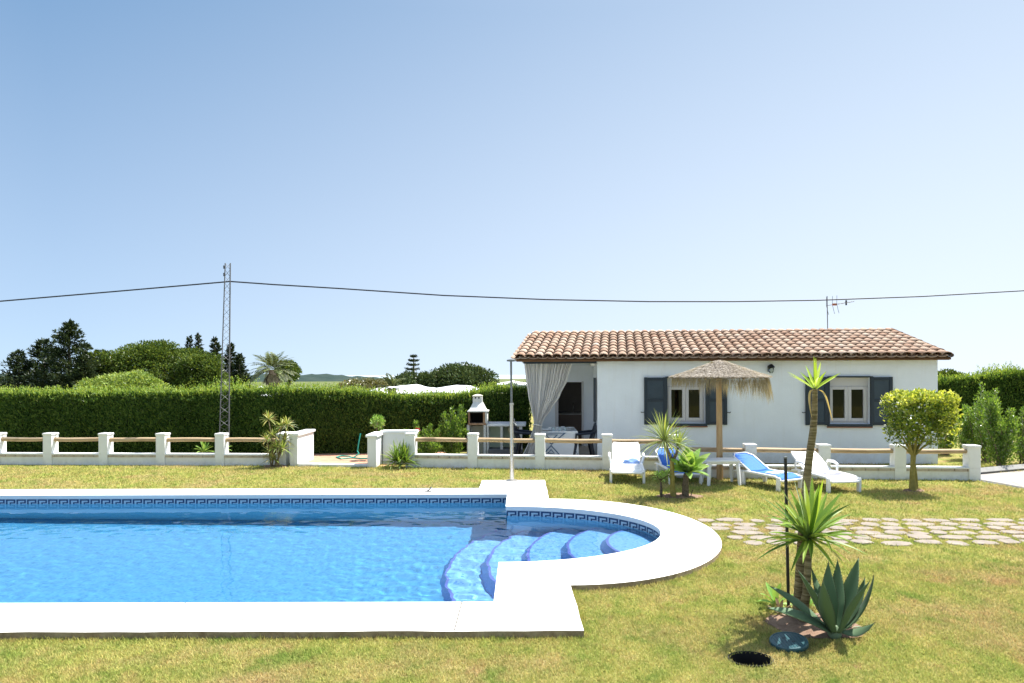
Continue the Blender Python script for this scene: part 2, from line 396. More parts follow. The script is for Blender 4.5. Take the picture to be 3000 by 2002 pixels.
def circ(c, rx, ry, n=28): return [(c[0] + rx * math.cos(2 * math.pi * i / n), c[1] + ry * math.sin(2 * math.pi * i / n)) for i in range(n)]
def holed_sheet(loops, z):
    b = bmesh.new(); es = []
    for lp in loops:
        vs = [b.verts.new((x, y, z)) for x, y in lp]
        es += [b.edges.new((vs[i], vs[(i + 1) % len(vs)])) for i in range(len(vs))]
    bmesh.ops.triangle_fill(b, use_beauty=True, edges=es, normal=(0, 0, 1))
    for f in b.faces:
        if f.normal.z < 0: f.normal_flip()
    return b
mb = MB(); mb.b.free(); mb.b = holed_sheet([[(-30, -12), (30, -12), (30, 32), (-30, 32)], pool_outline(.06), circ(HOLE, *HR)], 0.0)
tag(mb.build("lawn", lawn_m, recalc=False), kind="structure")

field_m = plain("dry_field_ground", (.08, .11, .04), .95, (.15, .15, .07), .02, coord='pos', spec=.05)
xs = [-4000, -2500, -1500, -900, -500, -280, -150, -80, -45, -30, 0, 30, 45, 80, 150, 280, 500, 900, 1500, 2500, 4000]
ys = [-3000, -1500, -700, -280, -100, -40, -12, 10, 32, 45, 80, 150, 280, 500, 900, 1500, 2500, 4000]
def fz(x, y):
    d = math.hypot(max(abs(x) - 30, 0), max(-12 - y, y - 32, 0))
    return -.012 * min(d, 250) - .006 * max(d - 250, 0)
mb = MB(); V = [[mb.b.verts.new((x, y, fz(x, y))) for x in xs] for y in ys]
for i in range(len(ys) - 1):
    for j in range(len(xs) - 1):
        if -30 <= xs[j] and xs[j + 1] <= 30 and -12 <= ys[i] and ys[i + 1] <= 32: continue
        mb.b.faces.new((V[i][j], V[i][j + 1], V[i + 1][j + 1], V[i + 1][j]))
tag(mb.build("field_ground", field_m, recalc=False), kind="structure")
sea_m = plain("hazy_sea", (.34, .40, .44), .4, spec=.5)
mb = MB(); mb.face([(-70000, -70000, -27), (70000, -70000, -27), (70000, 70000, -27), (-70000, 70000, -27)])
tag(mb.build("sea", sea_m, recalc=False), kind="structure")
# far wooded ridges
def ridge(name, x0, x1, Y, hf, mat, depth=300):
    mb = MB(); P = []
    n = 160
    for k, (dy, hs) in enumerate(((0, 0), (.25, .55), (.6, 1.0), (1.0, .2))):
        row = []
        for i in range(n + 1):
            x = x0 + (x1 - x0) * i / n
            h = hf(x) + rnd.uniform(-1, 1) * .5
            zb = fz(x, Y) - 3
            row.append((x, Y + dy * depth, zb + (h - zb) * hs if k else zb))
        P.append(row)
    mb.grid(P); return tag(mb.build(name, mat), kind="structure")
hill_m = plain("haze_tinted_hillside", (.020, .036, .032), .95, (.042, .058, .05), .03, coord='pos', spec=.05, bump=1, bscale=.15)  # blue-green colour stands in for distance haze
def hz1(x):   # top seen at y ~1112..1120 px at Y=900
    px = PX + x / 980 * F
    t = 1097.5 + 2.0 * math.sin(px * .045) + 1.2 * math.sin(px * .13)
    if px < 560: t -= 3
    if px > 1000: t += (px - 1000) * .10
    return H - (t - PY + ROLL * (px - PX)) / F * 980
ridge("wooded_hill", -900, 40, 800, hz1, hill_m)
ridge("coastal_hill", 560, 1100, 900, lambda x: H - 4.5 + 1.2 * math.sin(x * .013), hill_m)

# ================================================================== POOL
def ring_solid(outer, inner, z0, z1, mats_top, mat_side, name):
    b = holed_sheet([outer, inner], z1)
    for f in b.faces: f.material_index = 0
    for lp, flip, mi, zb in ((outer, False, 1, z0), (inner, True, 0, z0 + .005)):
        n = len(lp)
        for i in range(n):
            a, c = lp[i], lp[(i + 1) % n]
            q = [b.verts.new((a[0], a[1], zb)), b.verts.new((c[0], c[1], zb)), b.verts.new((c[0], c[1], z1)), b.verts.new((a[0], a[1], z1))]
            f = b.faces.new(q[::-1] if flip else q); f.material_index = mi
    bmesh.ops.remove_doubles(b, verts=b.verts, dist=.0005)
    me = bpy.data.meshes.new(name); b.to_mesh(me); b.free()
    return link(name, me, [mats_top, mat_side])
cp = ring_solid(coping_outline(), pool_outline(0), -.005, .06, coping_m, coping_edge, "pool_coping")
bv = cp.modifiers.new("edge", 'BEVEL'); bv.width = .008; bv.segments = 2; bv.limit_method = 'ANGLE'; bv.angle_limit = math.radians(50)
tag(cp, kind="structure")
joint_m = plain("dark_joint_line", (.12, .11, .10), .9)
for x in (-.52, -2.88, -5.2, -7.5): # joints between coping slabs, near side
    o = MB().box((x, 5.035, .0605), (.011, .604, .003)).build("coping_joint", joint_m, cp)

WZ = -.085
pool = empty("pool_basin", (0, 0, 0)); tag(pool, kind="structure")
wall_o = pool_outline(.02)
mb = MB(); n = len(wall_o)
for za, zb in ((.0, -1.40),):
    for i in range(n):
        a, c = wall_o[i], wall_o[(i + 1) % n]
        mb.face([(a[0], a[1], za), (a[0], a[1], zb), (c[0], c[1], zb), (c[0], c[1], za)])
bmesh.ops.remove_doubles(mb.b, verts=mb.b.verts, dist=.0005)
mb.build("basin_wall", tile_wl, pool, recalc=False)
def inside(px, py, poly):
    x, y = np.array([p[0] for p in poly]), np.array([p[1] for p in poly]); c = np.zeros(len(px), bool); j = len(x) - 1
    for i in range(len(x)):
        m = ((y[i] > py) != (y[j] > py)) & (px < (x[j] - x[i]) * (py - y[i]) / (y[j] - y[i] + 1e-12) + x[i]); c ^= m; j = i
    return c
SHADY = []          # pieces that never see the sun directly: lit by sky and by light bounced off the sunny floor
def split_sheet(P, nu, nv, name, mat, parent, depth):
    """grid sheet (nu x nv cells, points row-major) cut into its sunny and its shaded piece; cells outside the walls are dropped"""
    P = np.array(P, float); ii = np.arange((nu + 1) * (nv + 1)).reshape(nu + 1, nv + 1)
    q = np.stack([ii[:-1, :-1], ii[:-1, 1:], ii[1:, 1:], ii[1:, :-1]], -1).reshape(-1, 4); c = P[q].mean(1)
    keep = inside(c[:, 0], c[:, 1], pool_outline(.07)); sx, sy = .30 * depth + .05, .165 * depth + .03
    lit = inside(c[:, 0] + sx, c[:, 1] + sy, pool_outline(.0))
    for sel, shady in ((keep & lit, False), (keep & ~lit, True)):
        qq = q[sel]
        if len(qq) == 0: continue
        us = np.unique(qq); rm = -np.ones(len(P), int); rm[us] = np.arange(len(us))
        me = raw_mesh(name, P[us], 4, rm[qq].ravel()); o = link(name, me, mat, parent)
        if o.data.polygons[0].normal.z < 0: o.data.flip_normals()
        if shady: SHADY.append(o)
gx_ = np.linspace(-9.75, .1, 200); gy_ = np.linspace(5.2, 10.3, 170); FZ = WZ - 1.22
split_sheet([(x, y, FZ) for x in gx_ for y in gy_], 199, 169, "basin_floor", tile_fl, pool, 1.22)
SC = (1.9, RC)
for i, r in enumerate((.85, 1.35, 1.85, 2.35, 2.85)):
    zt = WZ - .11 - .24 * i
    zb = zt - .24 if i < 4 else WZ - 1.24
    sp = empty("pool_step", (SC[0], SC[1], zt)); sp.parent = pool
    MB().lathe((SC[0], SC[1], 0), [(r + .075, zb - .02), (r + .004, zt - .03), (r - .004, zt - .002)], 96, cap=False).build("step_riser", tile_ri, sp)
    MB().lathe((SC[0], SC[1], 0), [(r - .0005, zt - .003), (r - .035, zt + .001)], 96, cap=False).build("step_nosing", tile_nose, sp)
    rr_ = np.linspace(max(.02, r - .6), r - .034, 22); th_ = np.linspace(math.pi * .5 - .1, math.pi * 1.5 + .1, 120)
    if i == 0: rr_ = np.linspace(.02, r - .034, 26); th_ = np.linspace(0, 2 * math.pi, 121)
    split_sheet([(SC[0] + q_ * math.cos(t_), SC[1] + q_ * math.sin(t_), zt) for q_ in rr_ for t_ in th_], len(rr_) - 1, len(th_) - 1, "step_tread", tile_st, sp, .11 + .24 * i)
# rim band and key-pattern border, following the wall
def walk(pts):
    out = []; acc = 0
    for i in range(len(pts) - 1):
        a, b = Vector(pts[i]), Vector(pts[i + 1]); out.append((acc, a, b)); acc += (b - a).length
    return out, acc
def strip(path, off, s0, s1, z0, z1, mbx):
    """thin plate on the wall between arc lengths s0,s1, proud by off"""
    segs, tot = path
    for acc, a, b in segs:
        L = (b - a).length; u0, u1 = max(s0, acc), min(s1, acc + L)
        if u1 - u0 < 1e-4: continue
        d = (b - a) / L; nrm = Vector((-d.y, d.x))   # interior side for the CCW loop
        p, q = a + d * (u0 - acc) + nrm * off, a + d * (u1 - acc) + nrm * off
        mbx.face([(p.x, p.y, z0), (p.x, p.y, z1), (q.x, q.y, z1), (q.x, q.y, z0)][::-1])
loop = wall_o + [wall_o[0]]
path = walk(loop)
rim = MB(); key = MB()
strip(path, .002, 0, path[1], -.10, .0, rim)
per = .172; uu = per / 9.0
kz = (-.012, -.100)
def kcell(s, c0, c1, r0, r1):
    c0, c1 = 8 - c1, 8 - c0
    #   # in units of the key grid: 8 wide, 5 tall
    hz = (kz[0] - kz[1]) / 5
    strip(path, .004, s + c0 * uu, s + c1 * uu, kz[0] - r1 * hz, kz[0] - r0 * hz, key)
s = .02
while s < path[1] - per:
    kcell(s, 0, 8, 0, 1.2); kcell(s, 0, 1.4, 1.2, 5); kcell(s, 6.6, 8, 1.2, 3.6); kcell(s, 3.2, 6.6, 2.6, 3.6); kcell(s, 3.2, 4.4, 3.6, 5)
    s += per
rim.build("rim_tile_band", tile_lt, pool, recalc=False)
key.build("key_tile_border", tile_dk, pool, recalc=False)

def water_h(x, y):
    rs = np.random.RandomState(5); z = np.zeros_like(x)
    for i in range(46):
        lam = math.exp(rs.uniform(math.log(.10), math.log(.40))); k = 2 * math.pi / lam
        th = rs.normal(1.2, 1.0); ph = rs.uniform(0, 6.28)
        wx = .35 * np.sin(x * .9 + y * .7 + i) + .25 * np.sin(y * 1.7 - x * .6 + 2 * i)
        z += .0038 / k * np.sin(k * (x * math.cos(th) + y * math.sin(th)) + ph + wx * 2.5)
    amp = .55 + .8 * np.exp(-((x + .4) ** 2 / 2.2 + (y - 6.8) ** 2 / 5)) + .25 * np.sin(x * .8 + 1) * np.sin(y * 1.1)
    return z * amp
gx = np.arange(-9.66, 1.78, .022); gy = np.arange(5.29, 10.2, .022)
XX, YY = np.meshgrid(gx, gy); ZZ = WZ + water_h(XX, YY)
nxg, nyg = len(gx), len(gy); ii = np.arange(nxg * nyg).reshape(nyg, nxg)
q = np.stack([ii[:-1, :-1], ii[:-1, 1:], ii[1:, 1:], ii[1:, :-1]], -1).reshape(-1, 4)
cx = XX.ravel()[q].mean(1); cy = YY.ravel()[q].mean(1)
ins = ((cx < E0[1] + .03) | ((((cx - E0[1]) / (RA + .03)) ** 2 + ((cy - RC) / (RB + .03)) ** 2) < 1.0))
q = q[ins]
used = np.unique(q); remap = -np.ones(nxg * nyg, int); remap[used] = np.arange(len(used))
me = raw_mesh("water", np.stack([XX.ravel()[used], YY.ravel()[used], ZZ.ravel()[used]], 1), 4, remap[q].ravel())
wat = link("water", me, water_m, smooth=True); tag(wat, kind="structure")
if USE_MNEE:
    wat.cycles.is_caustics_caster = True; sl.cycles.is_caustics_light = True
    for ch in pool.children_recursive:
        if ch.type == 'MESH' and ch not in SHADY and not ch.name.startswith(('basin_wall', 'rim', 'key', 'step_riser')): ch.cycles.is_caustics_receiver = True

# small bits on the coping
o = empty("coping_anchor", gr(1255, 1441, .06), "small grey metal anchor fitting on the far white pool edge", "anchor")
p = o.location
MB().box(p + Vector((0, 0, .006)), (.12, .05, .012), bev=.004).build("base_plate", galv, o)
MB().tube([p + Vector((-.02, 0, .01)), p + Vector((.03, 0, .05)), p + Vector((.05, 0, .075))], .012).build("hook", galv, o)
p = gr(713, 1818, .06)
P_ = [p + Vector((-.02, 0, .004)), p + Vector((-.004, .012, .012)), p + Vector((.02, .002, .016)), p + Vector((-.002, -.01, .008))]
tag(MB().face(P_).build("fallen_leaf", plain("dry_leaf", (.2, .14, .07), .9)), "single dry curled leaf lying on the near white pool edge", "leaf")

# ================================================================== PATHS
def flat(name, poly, z, mat): 
    mb = MB(); mb.face([(x, y, z) for x, y in poly]); return tag(mb.build(name, mat, recalc=False), kind="structure")
flat("terrace_paving", [(-4.95, 13.75), (-3.2, 13.5), (-2.0, 14.3), (-1.6, 17.0), (-6.0, 15.7)], .012, terr)
MB().box((-4.05, 13.66, .03), (1.75, .16, .06), rz=-.1, bev=.006).build("gate_threshold", white2).__setitem__("kind", "structure")
hp0 = Vector((-.18, 14.2)); hu = Vector((.9969, -.0785)); hv = Vector((.0785, .9969))
def hw(a, b, z=0): p = hp0 + hu * a + hv * b; return Vector((p.x, p.y, z))
porch = [hw(.15, .0), hw(2.0, .0), hw(2.0, 3.4), hw(.15, 3.4)]
flat("porch_floor", [(v.x, v.y) for v in porch], .03, plain("porch_floor_tile", (.42, .36, .30), .5, coord='pos'))
flat("driveway", [(8.62, 12.25), (8.5, 11.67), (8.66, 10.85), (11.5, 8.6), (20, 6.5), (20, 15.2), (10.3, 12.85)], .008, conc)
g2 = [gr(2965, 1412), gr(3000, 1406), gr(3090, 1402), gr(3090, 1452), gr(3010, 1436)]
flat("gravel_bed", [(v.x, v.y) for v in g2], .013, gravel_m)
mb = MB(); mb.b.free(); mb.b = bmesh.new()
MB().tube([(8.7, 12.27, .05), (10.3, 12.9, .05), (20, 15.3, .05)], .075, 4).build("driveway_kerb", kerb_m).__setitem__("kind", "structure")
MB().tube([(8.5, 11.67, .0), (8.66, 10.85, .0), (11.5, 8.6, .0), (20, 6.5, .0)], .03, 4).build("driveway_edging", kerb_m).__setitem__("kind", "structure")

STONES = []
rs = random.Random(21)
for row in range(6):
    y = 7.36 + row * .226; x = 2.36 + (0 if row % 2 else .12)
    if row in (0, 1, 2): x += .12
    while x < 7.6:
        w = rs.uniform(.20, .46); d = rs.uniform(.19, .24)
        cx_, cy_ = x + w / 2, y + rs.uniform(-.03, .03)
        STONES.append((cx_, cy_, w, d)); x += w + rs.uniform(.0, .06)
for (cx_, cy_, w, d) in STONES:
    if ((cx_ - .44 - w * .3) / 1.95) ** 2 + ((cy_ - 7.755) / 2.02) ** 2 < 1.0: continue
    n = rs.choice((6, 7, 8)); poly = []
    a0 = rs.uniform(0, 6.28); ex = 3.6
    for k in range(n):
        t = a0 + 2 * math.pi * (k + rs.uniform(-.25, .25)) / n
        c_, s_ = math.cos(t), math.sin(t)
        rr = (abs(c_) ** ex + abs(s_) ** ex) ** (-1 / ex) * rs.uniform(.80, 1.06)
        poly.append((c_ * rr * w / 2, s_ * rr * d / 2))
    mb = MB(); mb.prism(poly, -.03, .014)
    bmesh.ops.bevel(mb.b, geom=[e for e in mb.b.edges if all(v.co.z > 0 for v in e.verts)], offset=.006, segments=1, affect='EDGES')
    o = mb.build("flagstone", stone_m); o.location = (cx_, cy_, rs.uniform(-.003, .006)); o.rotation_euler.z = rs.uniform(-.12, .12)
    tag(o, "irregular pale flagstone set in the lawn as part of the stepping path", "flagstone", "flagstones of the garden path")

# ================================================================== GARDEN WALLS
def post_part(root, x, y, rz, zt, w=.205, d=.2, capw=.022):
    p = MB(); p.box((x, y, zt / 2 - .05), (w, d, zt + .04), rz=rz, bev=.006)
    po = p.build("post", white2, root)
    k = MB(); k.box((x, y, zt - .012), (w + capw, d + capw, .05), rz=rz, bev=.014); k.build("cap", white2, po)
def garden_wall(root, A, B, posts, zt, zr, zl, ends=(True, True), rail_r=.048):
    """low wall from A to B (xy) with brick-edged top, posts at fractions and log rails between"""
    A, B = Vector(A), Vector(B); d = B - A; L = d.length; rz = math.atan2(d.y, d.x); u = d / L; nrm = Vector((-u.y, u.x))
    m = (A + B) / 2
    MB().box((m.x, m.y, (zl - .07) / 2 - .05), (L, .15, zl - .07 + .1), rz=rz, bev=.005).build("base_wall", white2, root)
    mb = MB(); s = 0
    seg = MB(); seg.box((m.x, m.y, zl - .012), (L, .2, .028), rz=rz, bev=.01); seg.build("coping", white2, root)
    r2 = random.Random(int(L * 100)); w = L / max(1, round(L / .23))
    for k in range(round(L / w)):
        c = A + u * (w * (k + .5))
        mb.box((c.x, c.y, zl - .05), (w - .012, .19 + r2.uniform(-.006, .006), .05), rz=rz, bev=.004)
    mb.build("brick_course", brick_m, root)
    pts = [A + u * (L * f) for f in posts]
    for p in pts: post_part(root, p.x, p.y, rz, zt)
    for i in range(len(pts) - 1):
        a, b = pts[i], pts[i + 1]; z = zr
        q = [Vector((a.x + (b.x - a.x) * t, a.y + (b.y - a.y) * t, z + .006 * math.sin(t * 5 + i))) for t in (.04, .3, .6, .96)]
        MB().tube(q, [rail_r, rail_r * .97, rail_r * .95, rail_r * .9], 12).build("rail", rail_m, root, smooth=True)
    return pts, rz
# left wall: from beyond the frame to the gate
def fl(px, Y): return Vector(((px - PX) / F * Y, Y))
A, B = fl(-420, 14.35), fl(835, 13.85)
r_ = empty("garden_wall", (A.x, A.y, 0), "low white garden wall with log rails stretching from the gate along the hedge with the mast", "garden wall")
L_ = (B - A).length
def frac(px, A, B):
    for _ in range(1):
        k = (px - PX) / F; d = B - A
        t = (k * A.y - A.x) / (d.x - k * d.y); return t
garden_wall(r_, A, B, [frac(p, A, B) for p in (-330, -165, -5, 148, 310, 477, 649, 828)], .70, .565, .255)
# middle wall: from gate to the jog behind the loungers
A, B = fl(1196, 13.55), fl(1990, 12.95)
r_ = empty("garden_wall", (A.x, A.y, 0), "low white garden wall with log rails in front of the porch and barbecue", "garden wall")
garden_wall(r_, A, B, [frac(p, A, B) for p in (1204, 1386, 1582, 1778, 1975)], .735, .60, .285)
# right wall, a step lower
A, B = fl(1990, 12.12), fl(2862, 11.72)
r_ = empty("garden_wall", (A.x, A.y, 0), "low white garden wall with log rails behind the loungers, ending by the driveway", "garden wall")
garden_wall(r_, A, B, [frac(p, A, B) for p in (1995, 2196, 2411, 2630, 2846)], .645, .535, .245)
# gate wings
def wing(label, boxes):
    b0 = boxes[0]; r = empty("gate_pier", (b0[0], b0[1], 0), label, "gate pier")
    for k, (x, y, w, d, zt) in enumerate(boxes):
        MB().box((x, y, zt / 2 - .05), (w, d, zt + .04), bev=.006).build("pier" if k == 0 else "wing_wall", white2, r)
        MB().box((x, y, zt - .005), (w + .07, d + .07, .055), bev=.012).build("cap", white2, r)
wing("white gate pier beside the clump of red-edged dracaena", [(-5.02, 14.24, .17, 1.06, .70), (-5.33, 14.35, .38, .2, .672)])
wing("white gate pier beside the spiky green yucca bush", [(-3.245, 13.82, .19, .74, .69), (-2.76, 14.1, .74, .2, .73)])

# ================================================================== HOUSE
def hA(px, b, z=0):
    k = (px - PX) / F
    p0 = hp0 + hv * b
    return (k * p0.y - p0.x) / (hu.x - k * hu.y)
house = empty("bungalow", (hw(5, 1).x, hw(5, 1).y, 0), "white single-storey bungalow with clay tile roof, blue-grey shutters and a curtained porch", "house")
EZ, WT = 2.335, 2.30
BF, BB = .26, 5.2
A0, A1 = hA(1750, BF), hA(2747, BF)
def wall_sheet(a0, a1, z0, z1, b, th, ops, name, mat, axis='a'):
    """wall with openings; axis 'a': along the facade at depth b..b+th; axis 'b': along depth at a=b..b+th"""
    As = sorted({a0, a1} | {v for o in ops for v in o[:2]}); Zs = sorted({z0, z1} | {v for o in ops for v in o[2:]})
    def P(s, t, z): return hw(s, t, z) if axis == 'a' else hw(t, s, z)
    mb = MB()
    isop = lambda i, j: any(o[0] - 1e-6 <= As[i] and As[i + 1] <= o[1] + 1e-6 and o[2] - 1e-6 <= Zs[j] and Zs[j + 1] <= o[3] + 1e-6 for o in ops)
    for i in range(len(As) - 1):
        for j in range(len(Zs) - 1):
            if isop(i, j): continue
            s0, s1, t0, t1 = As[i], As[i + 1], Zs[j], Zs[j + 1]
            for bb in (b, b + th): mb.face([P(s0, bb, t0), P(s1, bb, t0), P(s1, bb, t1), P(s0, bb, t1)])
            for (i2, j2, e) in ((i - 1, j, ((s0, t0), (s0, t1))), (i + 1, j, ((s1, t0), (s1, t1))), (i, j - 1, ((s0, t0), (s1, t0))), (i, j + 1, ((s0, t1), (s1, t1)))):
                edge = i2 < 0 or j2 < 0 or i2 >= len(As) - 1 or j2 >= len(Zs) - 1 or isop(i2, j2)
                if edge:
                    (sa, za), (sb, zb) = e
                    mb.face([P(sa, b, za), P(sb, b, zb), P(sb, b + th, zb), P(sa, b + th, za)])
    bmesh.ops.remove_doubles(mb.b, verts=mb.b.verts, dist=.0005)
    return mb.build(name, mat, house)
def hz_(py, px, b):
    Y = hw(hA(px, b), b).y
    return at(px, py, Y).z
wl = (hA(1953, BF), hA(2066, BF)); wr = (hA(2427, BF), hA(2548, BF))
wz0, wz1 = hz_(1240, 2010, BF), hz_(1107, 2010, BF)
ops = [(wl[0], wl[1], wz0, wz1), (wr[0], wr[1], wz0, wz1)]
wall_sheet(A0, A1, -.1, WT, BF, .2, ops, "front_wall", white)
wall_sheet(BF + .2005, BB - .2, -.1, WT, A1 - .2, .2, [], "side_wall", white, 'b')
sw0, sw1 = .85, 1.75
wall_sheet(BF + .2005, BB - .2, -.1, WT, A0, .2, [(sw0, sw1, wz0, wz1)], "porch_side_wall", white, 'b')
wall_sheet(.42, A1, -.1, WT, BB - .1995, .2, [], "back_wall", white)
PB = 3.15                       # porch back wall
d0, d1 = hA(1633, PB), hA(1704, PB); dz1 = hz_(1120, 1670, PB)
PL = hA(1576, PB)
wall_sheet(PL, A0 - .0005, -.1, WT, PB, .16, [(d0, d1, .03, dz1)], "porch_back_wall", white)
# interior
def hbox(mb, a, b, z, da, db, dz, bev=0): 
    c = hw(a, b, z); mb.box(c, (da, db, dz), rz=math.atan2(hu.y, hu.x), bev=bev); return mb
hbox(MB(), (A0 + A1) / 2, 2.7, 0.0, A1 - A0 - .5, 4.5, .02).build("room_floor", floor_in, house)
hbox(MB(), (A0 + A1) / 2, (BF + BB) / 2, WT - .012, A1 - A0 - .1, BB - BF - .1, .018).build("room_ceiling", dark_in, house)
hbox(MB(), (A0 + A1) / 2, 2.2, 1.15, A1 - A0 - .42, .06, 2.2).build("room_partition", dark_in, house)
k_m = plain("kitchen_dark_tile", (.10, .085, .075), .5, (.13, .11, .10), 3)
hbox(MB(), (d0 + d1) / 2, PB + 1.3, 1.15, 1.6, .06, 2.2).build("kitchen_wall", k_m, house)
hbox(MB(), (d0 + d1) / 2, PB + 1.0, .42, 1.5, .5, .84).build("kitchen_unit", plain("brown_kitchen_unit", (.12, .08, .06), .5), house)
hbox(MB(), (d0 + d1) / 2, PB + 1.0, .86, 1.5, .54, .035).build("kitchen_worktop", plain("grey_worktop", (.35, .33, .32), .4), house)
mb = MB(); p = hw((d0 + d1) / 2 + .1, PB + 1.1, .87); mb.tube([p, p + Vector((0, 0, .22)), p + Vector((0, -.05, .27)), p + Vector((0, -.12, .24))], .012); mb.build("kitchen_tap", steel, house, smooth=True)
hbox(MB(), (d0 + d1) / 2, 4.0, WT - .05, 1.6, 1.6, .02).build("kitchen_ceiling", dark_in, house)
# porch ceiling, beam, gable ends
hbox(MB(), A0 / 2 + .1, 1.66, WT - .012, A0 - .12, 2.9, .024).build("porch_ceiling", white, house)
hbox(MB(), (A0 + hA(1533, .12)) / 2 - .01, .22, EZ - .05, A0 - hA(1533, .12) - .02, .12, .07, .004).build("porch_beam", shutter_d, house)
hbox(MB(), .46, 4.15, 1.15, .16, 1.95, 2.3).build("porch_end_wall", white, house)
hbox(MB(), (hA(1668, .3) + A0) / 2, .31, WT - .03, A0 - hA(1668, .3) - .01, .06, .05, .004).build("porch_lintel", white, house)
# door frame
dfm = plain("grey_door_frame", (.45, .44, .46), .5)
for a in (d0 - .02, d1 + .025):
    hbox(MB(), a, PB - .012, dz1 / 2 + .02, .05 if a > d0 else .09, .03, dz1, .004).build("door_frame", dfm if a < d0 else upvc, house)
# windows
def window(w, b):
    a0, a1 = w; am = (a0 + a1) / 2
    root = hbox(MB(), am, b + .1, wz0 + .02, a1 - a0, .05, .05, .004).build("window", upvc, house)
    box_h = .2
    hbox(MB(), am, b + .1, wz1 - box_h / 2, a1 - a0 - .004, .055, box_h, .004).build("shutter_box", upvc, root)
    for a in (a0 + .022, a1 - .022):
        hbox(MB(), a, b + .1, (wz0 + wz1 - box_h) / 2 + .02, .04, .05, wz1 - wz0 - box_h - .05).build("frame", upvc, root)
    for s in (-1, 1):
        ac = am + s * (a1 - a0 - .08) / 4; ww = (a1 - a0 - .08) / 2 - .004; z0, z1 = wz0 + .047, wz1 - box_h - .003
        mb = MB()
        for da in (-1, 1): hbox(mb, ac + da * (ww / 2 - .035), b + .075, (z0 + z1) / 2, .07, .05, z1 - z0, .006)
        for z in (z0 + .035, z1 - .035): hbox(mb, ac, b + .075, z, ww - .141, .048, .07, .006)
        mb.build("sash", upvc, root)
        mb = MB(); mb.face([hw(ac - ww / 2 + .06, b + .08, z0 + .06), hw(ac + ww / 2 - .06, b + .08, z0 + .06), hw(ac + ww / 2 - .06, b + .08, z1 - .06), hw(ac - ww / 2 + .06, b + .08, z1 - .06)])
        mb.build("pane", glass, root)
    # dark outer frame and sill
    mb = MB()
    for a in (a0 - .012, a1 + .02): hbox(mb, a, b - .03, (wz0 + wz1) / 2, .04, .07, wz1 - wz0 + .05, .004)
    hbox(mb, am, b - .028, wz1 + .012, a1 - a0 - .02, .066, .035, .004); mb.build("outer_frame", shutter_d, root)
    hbox(MB(), am, b - .035, wz0 - .035, a1 - a0 + .06, .085, .055, .006).build("sill", shutter_d, root)
    hbox(MB(), am, b - .02, wz0 - .078, a1 - a0 + .08, .06, .025, .004).build("sill_tile", plain("red_sill_tile", (.30, .14, .1), .8), root)
window(wl, BF); window(wr, BF)
def shutter(p0, p1, hook):
    a0, a1 = hA(p0, BF - .05), hA(p1, BF - .05); z0, z1 = wz0 - .035, wz1 + .01; am = (a0 + a1) / 2; w = a1 - a0
    mb = MB()
    for a in (a0 + .035, a1 - .035): hbox(mb, a, BF - .045, (z0 + z1) / 2, .07, .042, z1 - z0, .005)
    zm = z0 + (z1 - z0) * .52
    for z in (z0 + .04, zm, z1 - .04): hbox(mb, am, BF - .045, z, w - .141, .04, .07, .005)
    r = mb.build("shutter", shutter_d, house)
    for za, zb in ((z0 + .075, zm - .035), (zm + .035, z1 - .075)):
        hbox(MB(), am, BF - .042, (za + zb) / 2, w - .142, .018, zb - za).build("shutter_panel", shutter_m, r)
    a = a0 - .02 if hook < 0 else a1 + .02
    p = hw(a, BF - .03, z0 + .28)
    MB().tube([hw(a + .03 * hook * -1, BF - .01, z0 + .28), p, p + Vector((hook * .035, -.02, -.005)), p + Vector((hook * .06, -.02, .012))], .009, 6).build("shutter_catch", black_m, r)
for q in ((1887, 1952, -1), (2069, 2130, 1), (2360, 2425, -1), (2551, 2615, 1)): shutter(*q)
# shutter standing open on the porch side wall
mb = MB(); c = hw(A0 - .05, .62, (wz0 + wz1) / 2); mb.box(c, (.045, .42, wz1 - wz0), rz=math.atan2(hu.y, hu.x), bev=.005); mb.build("shutter", shutter_d, house)
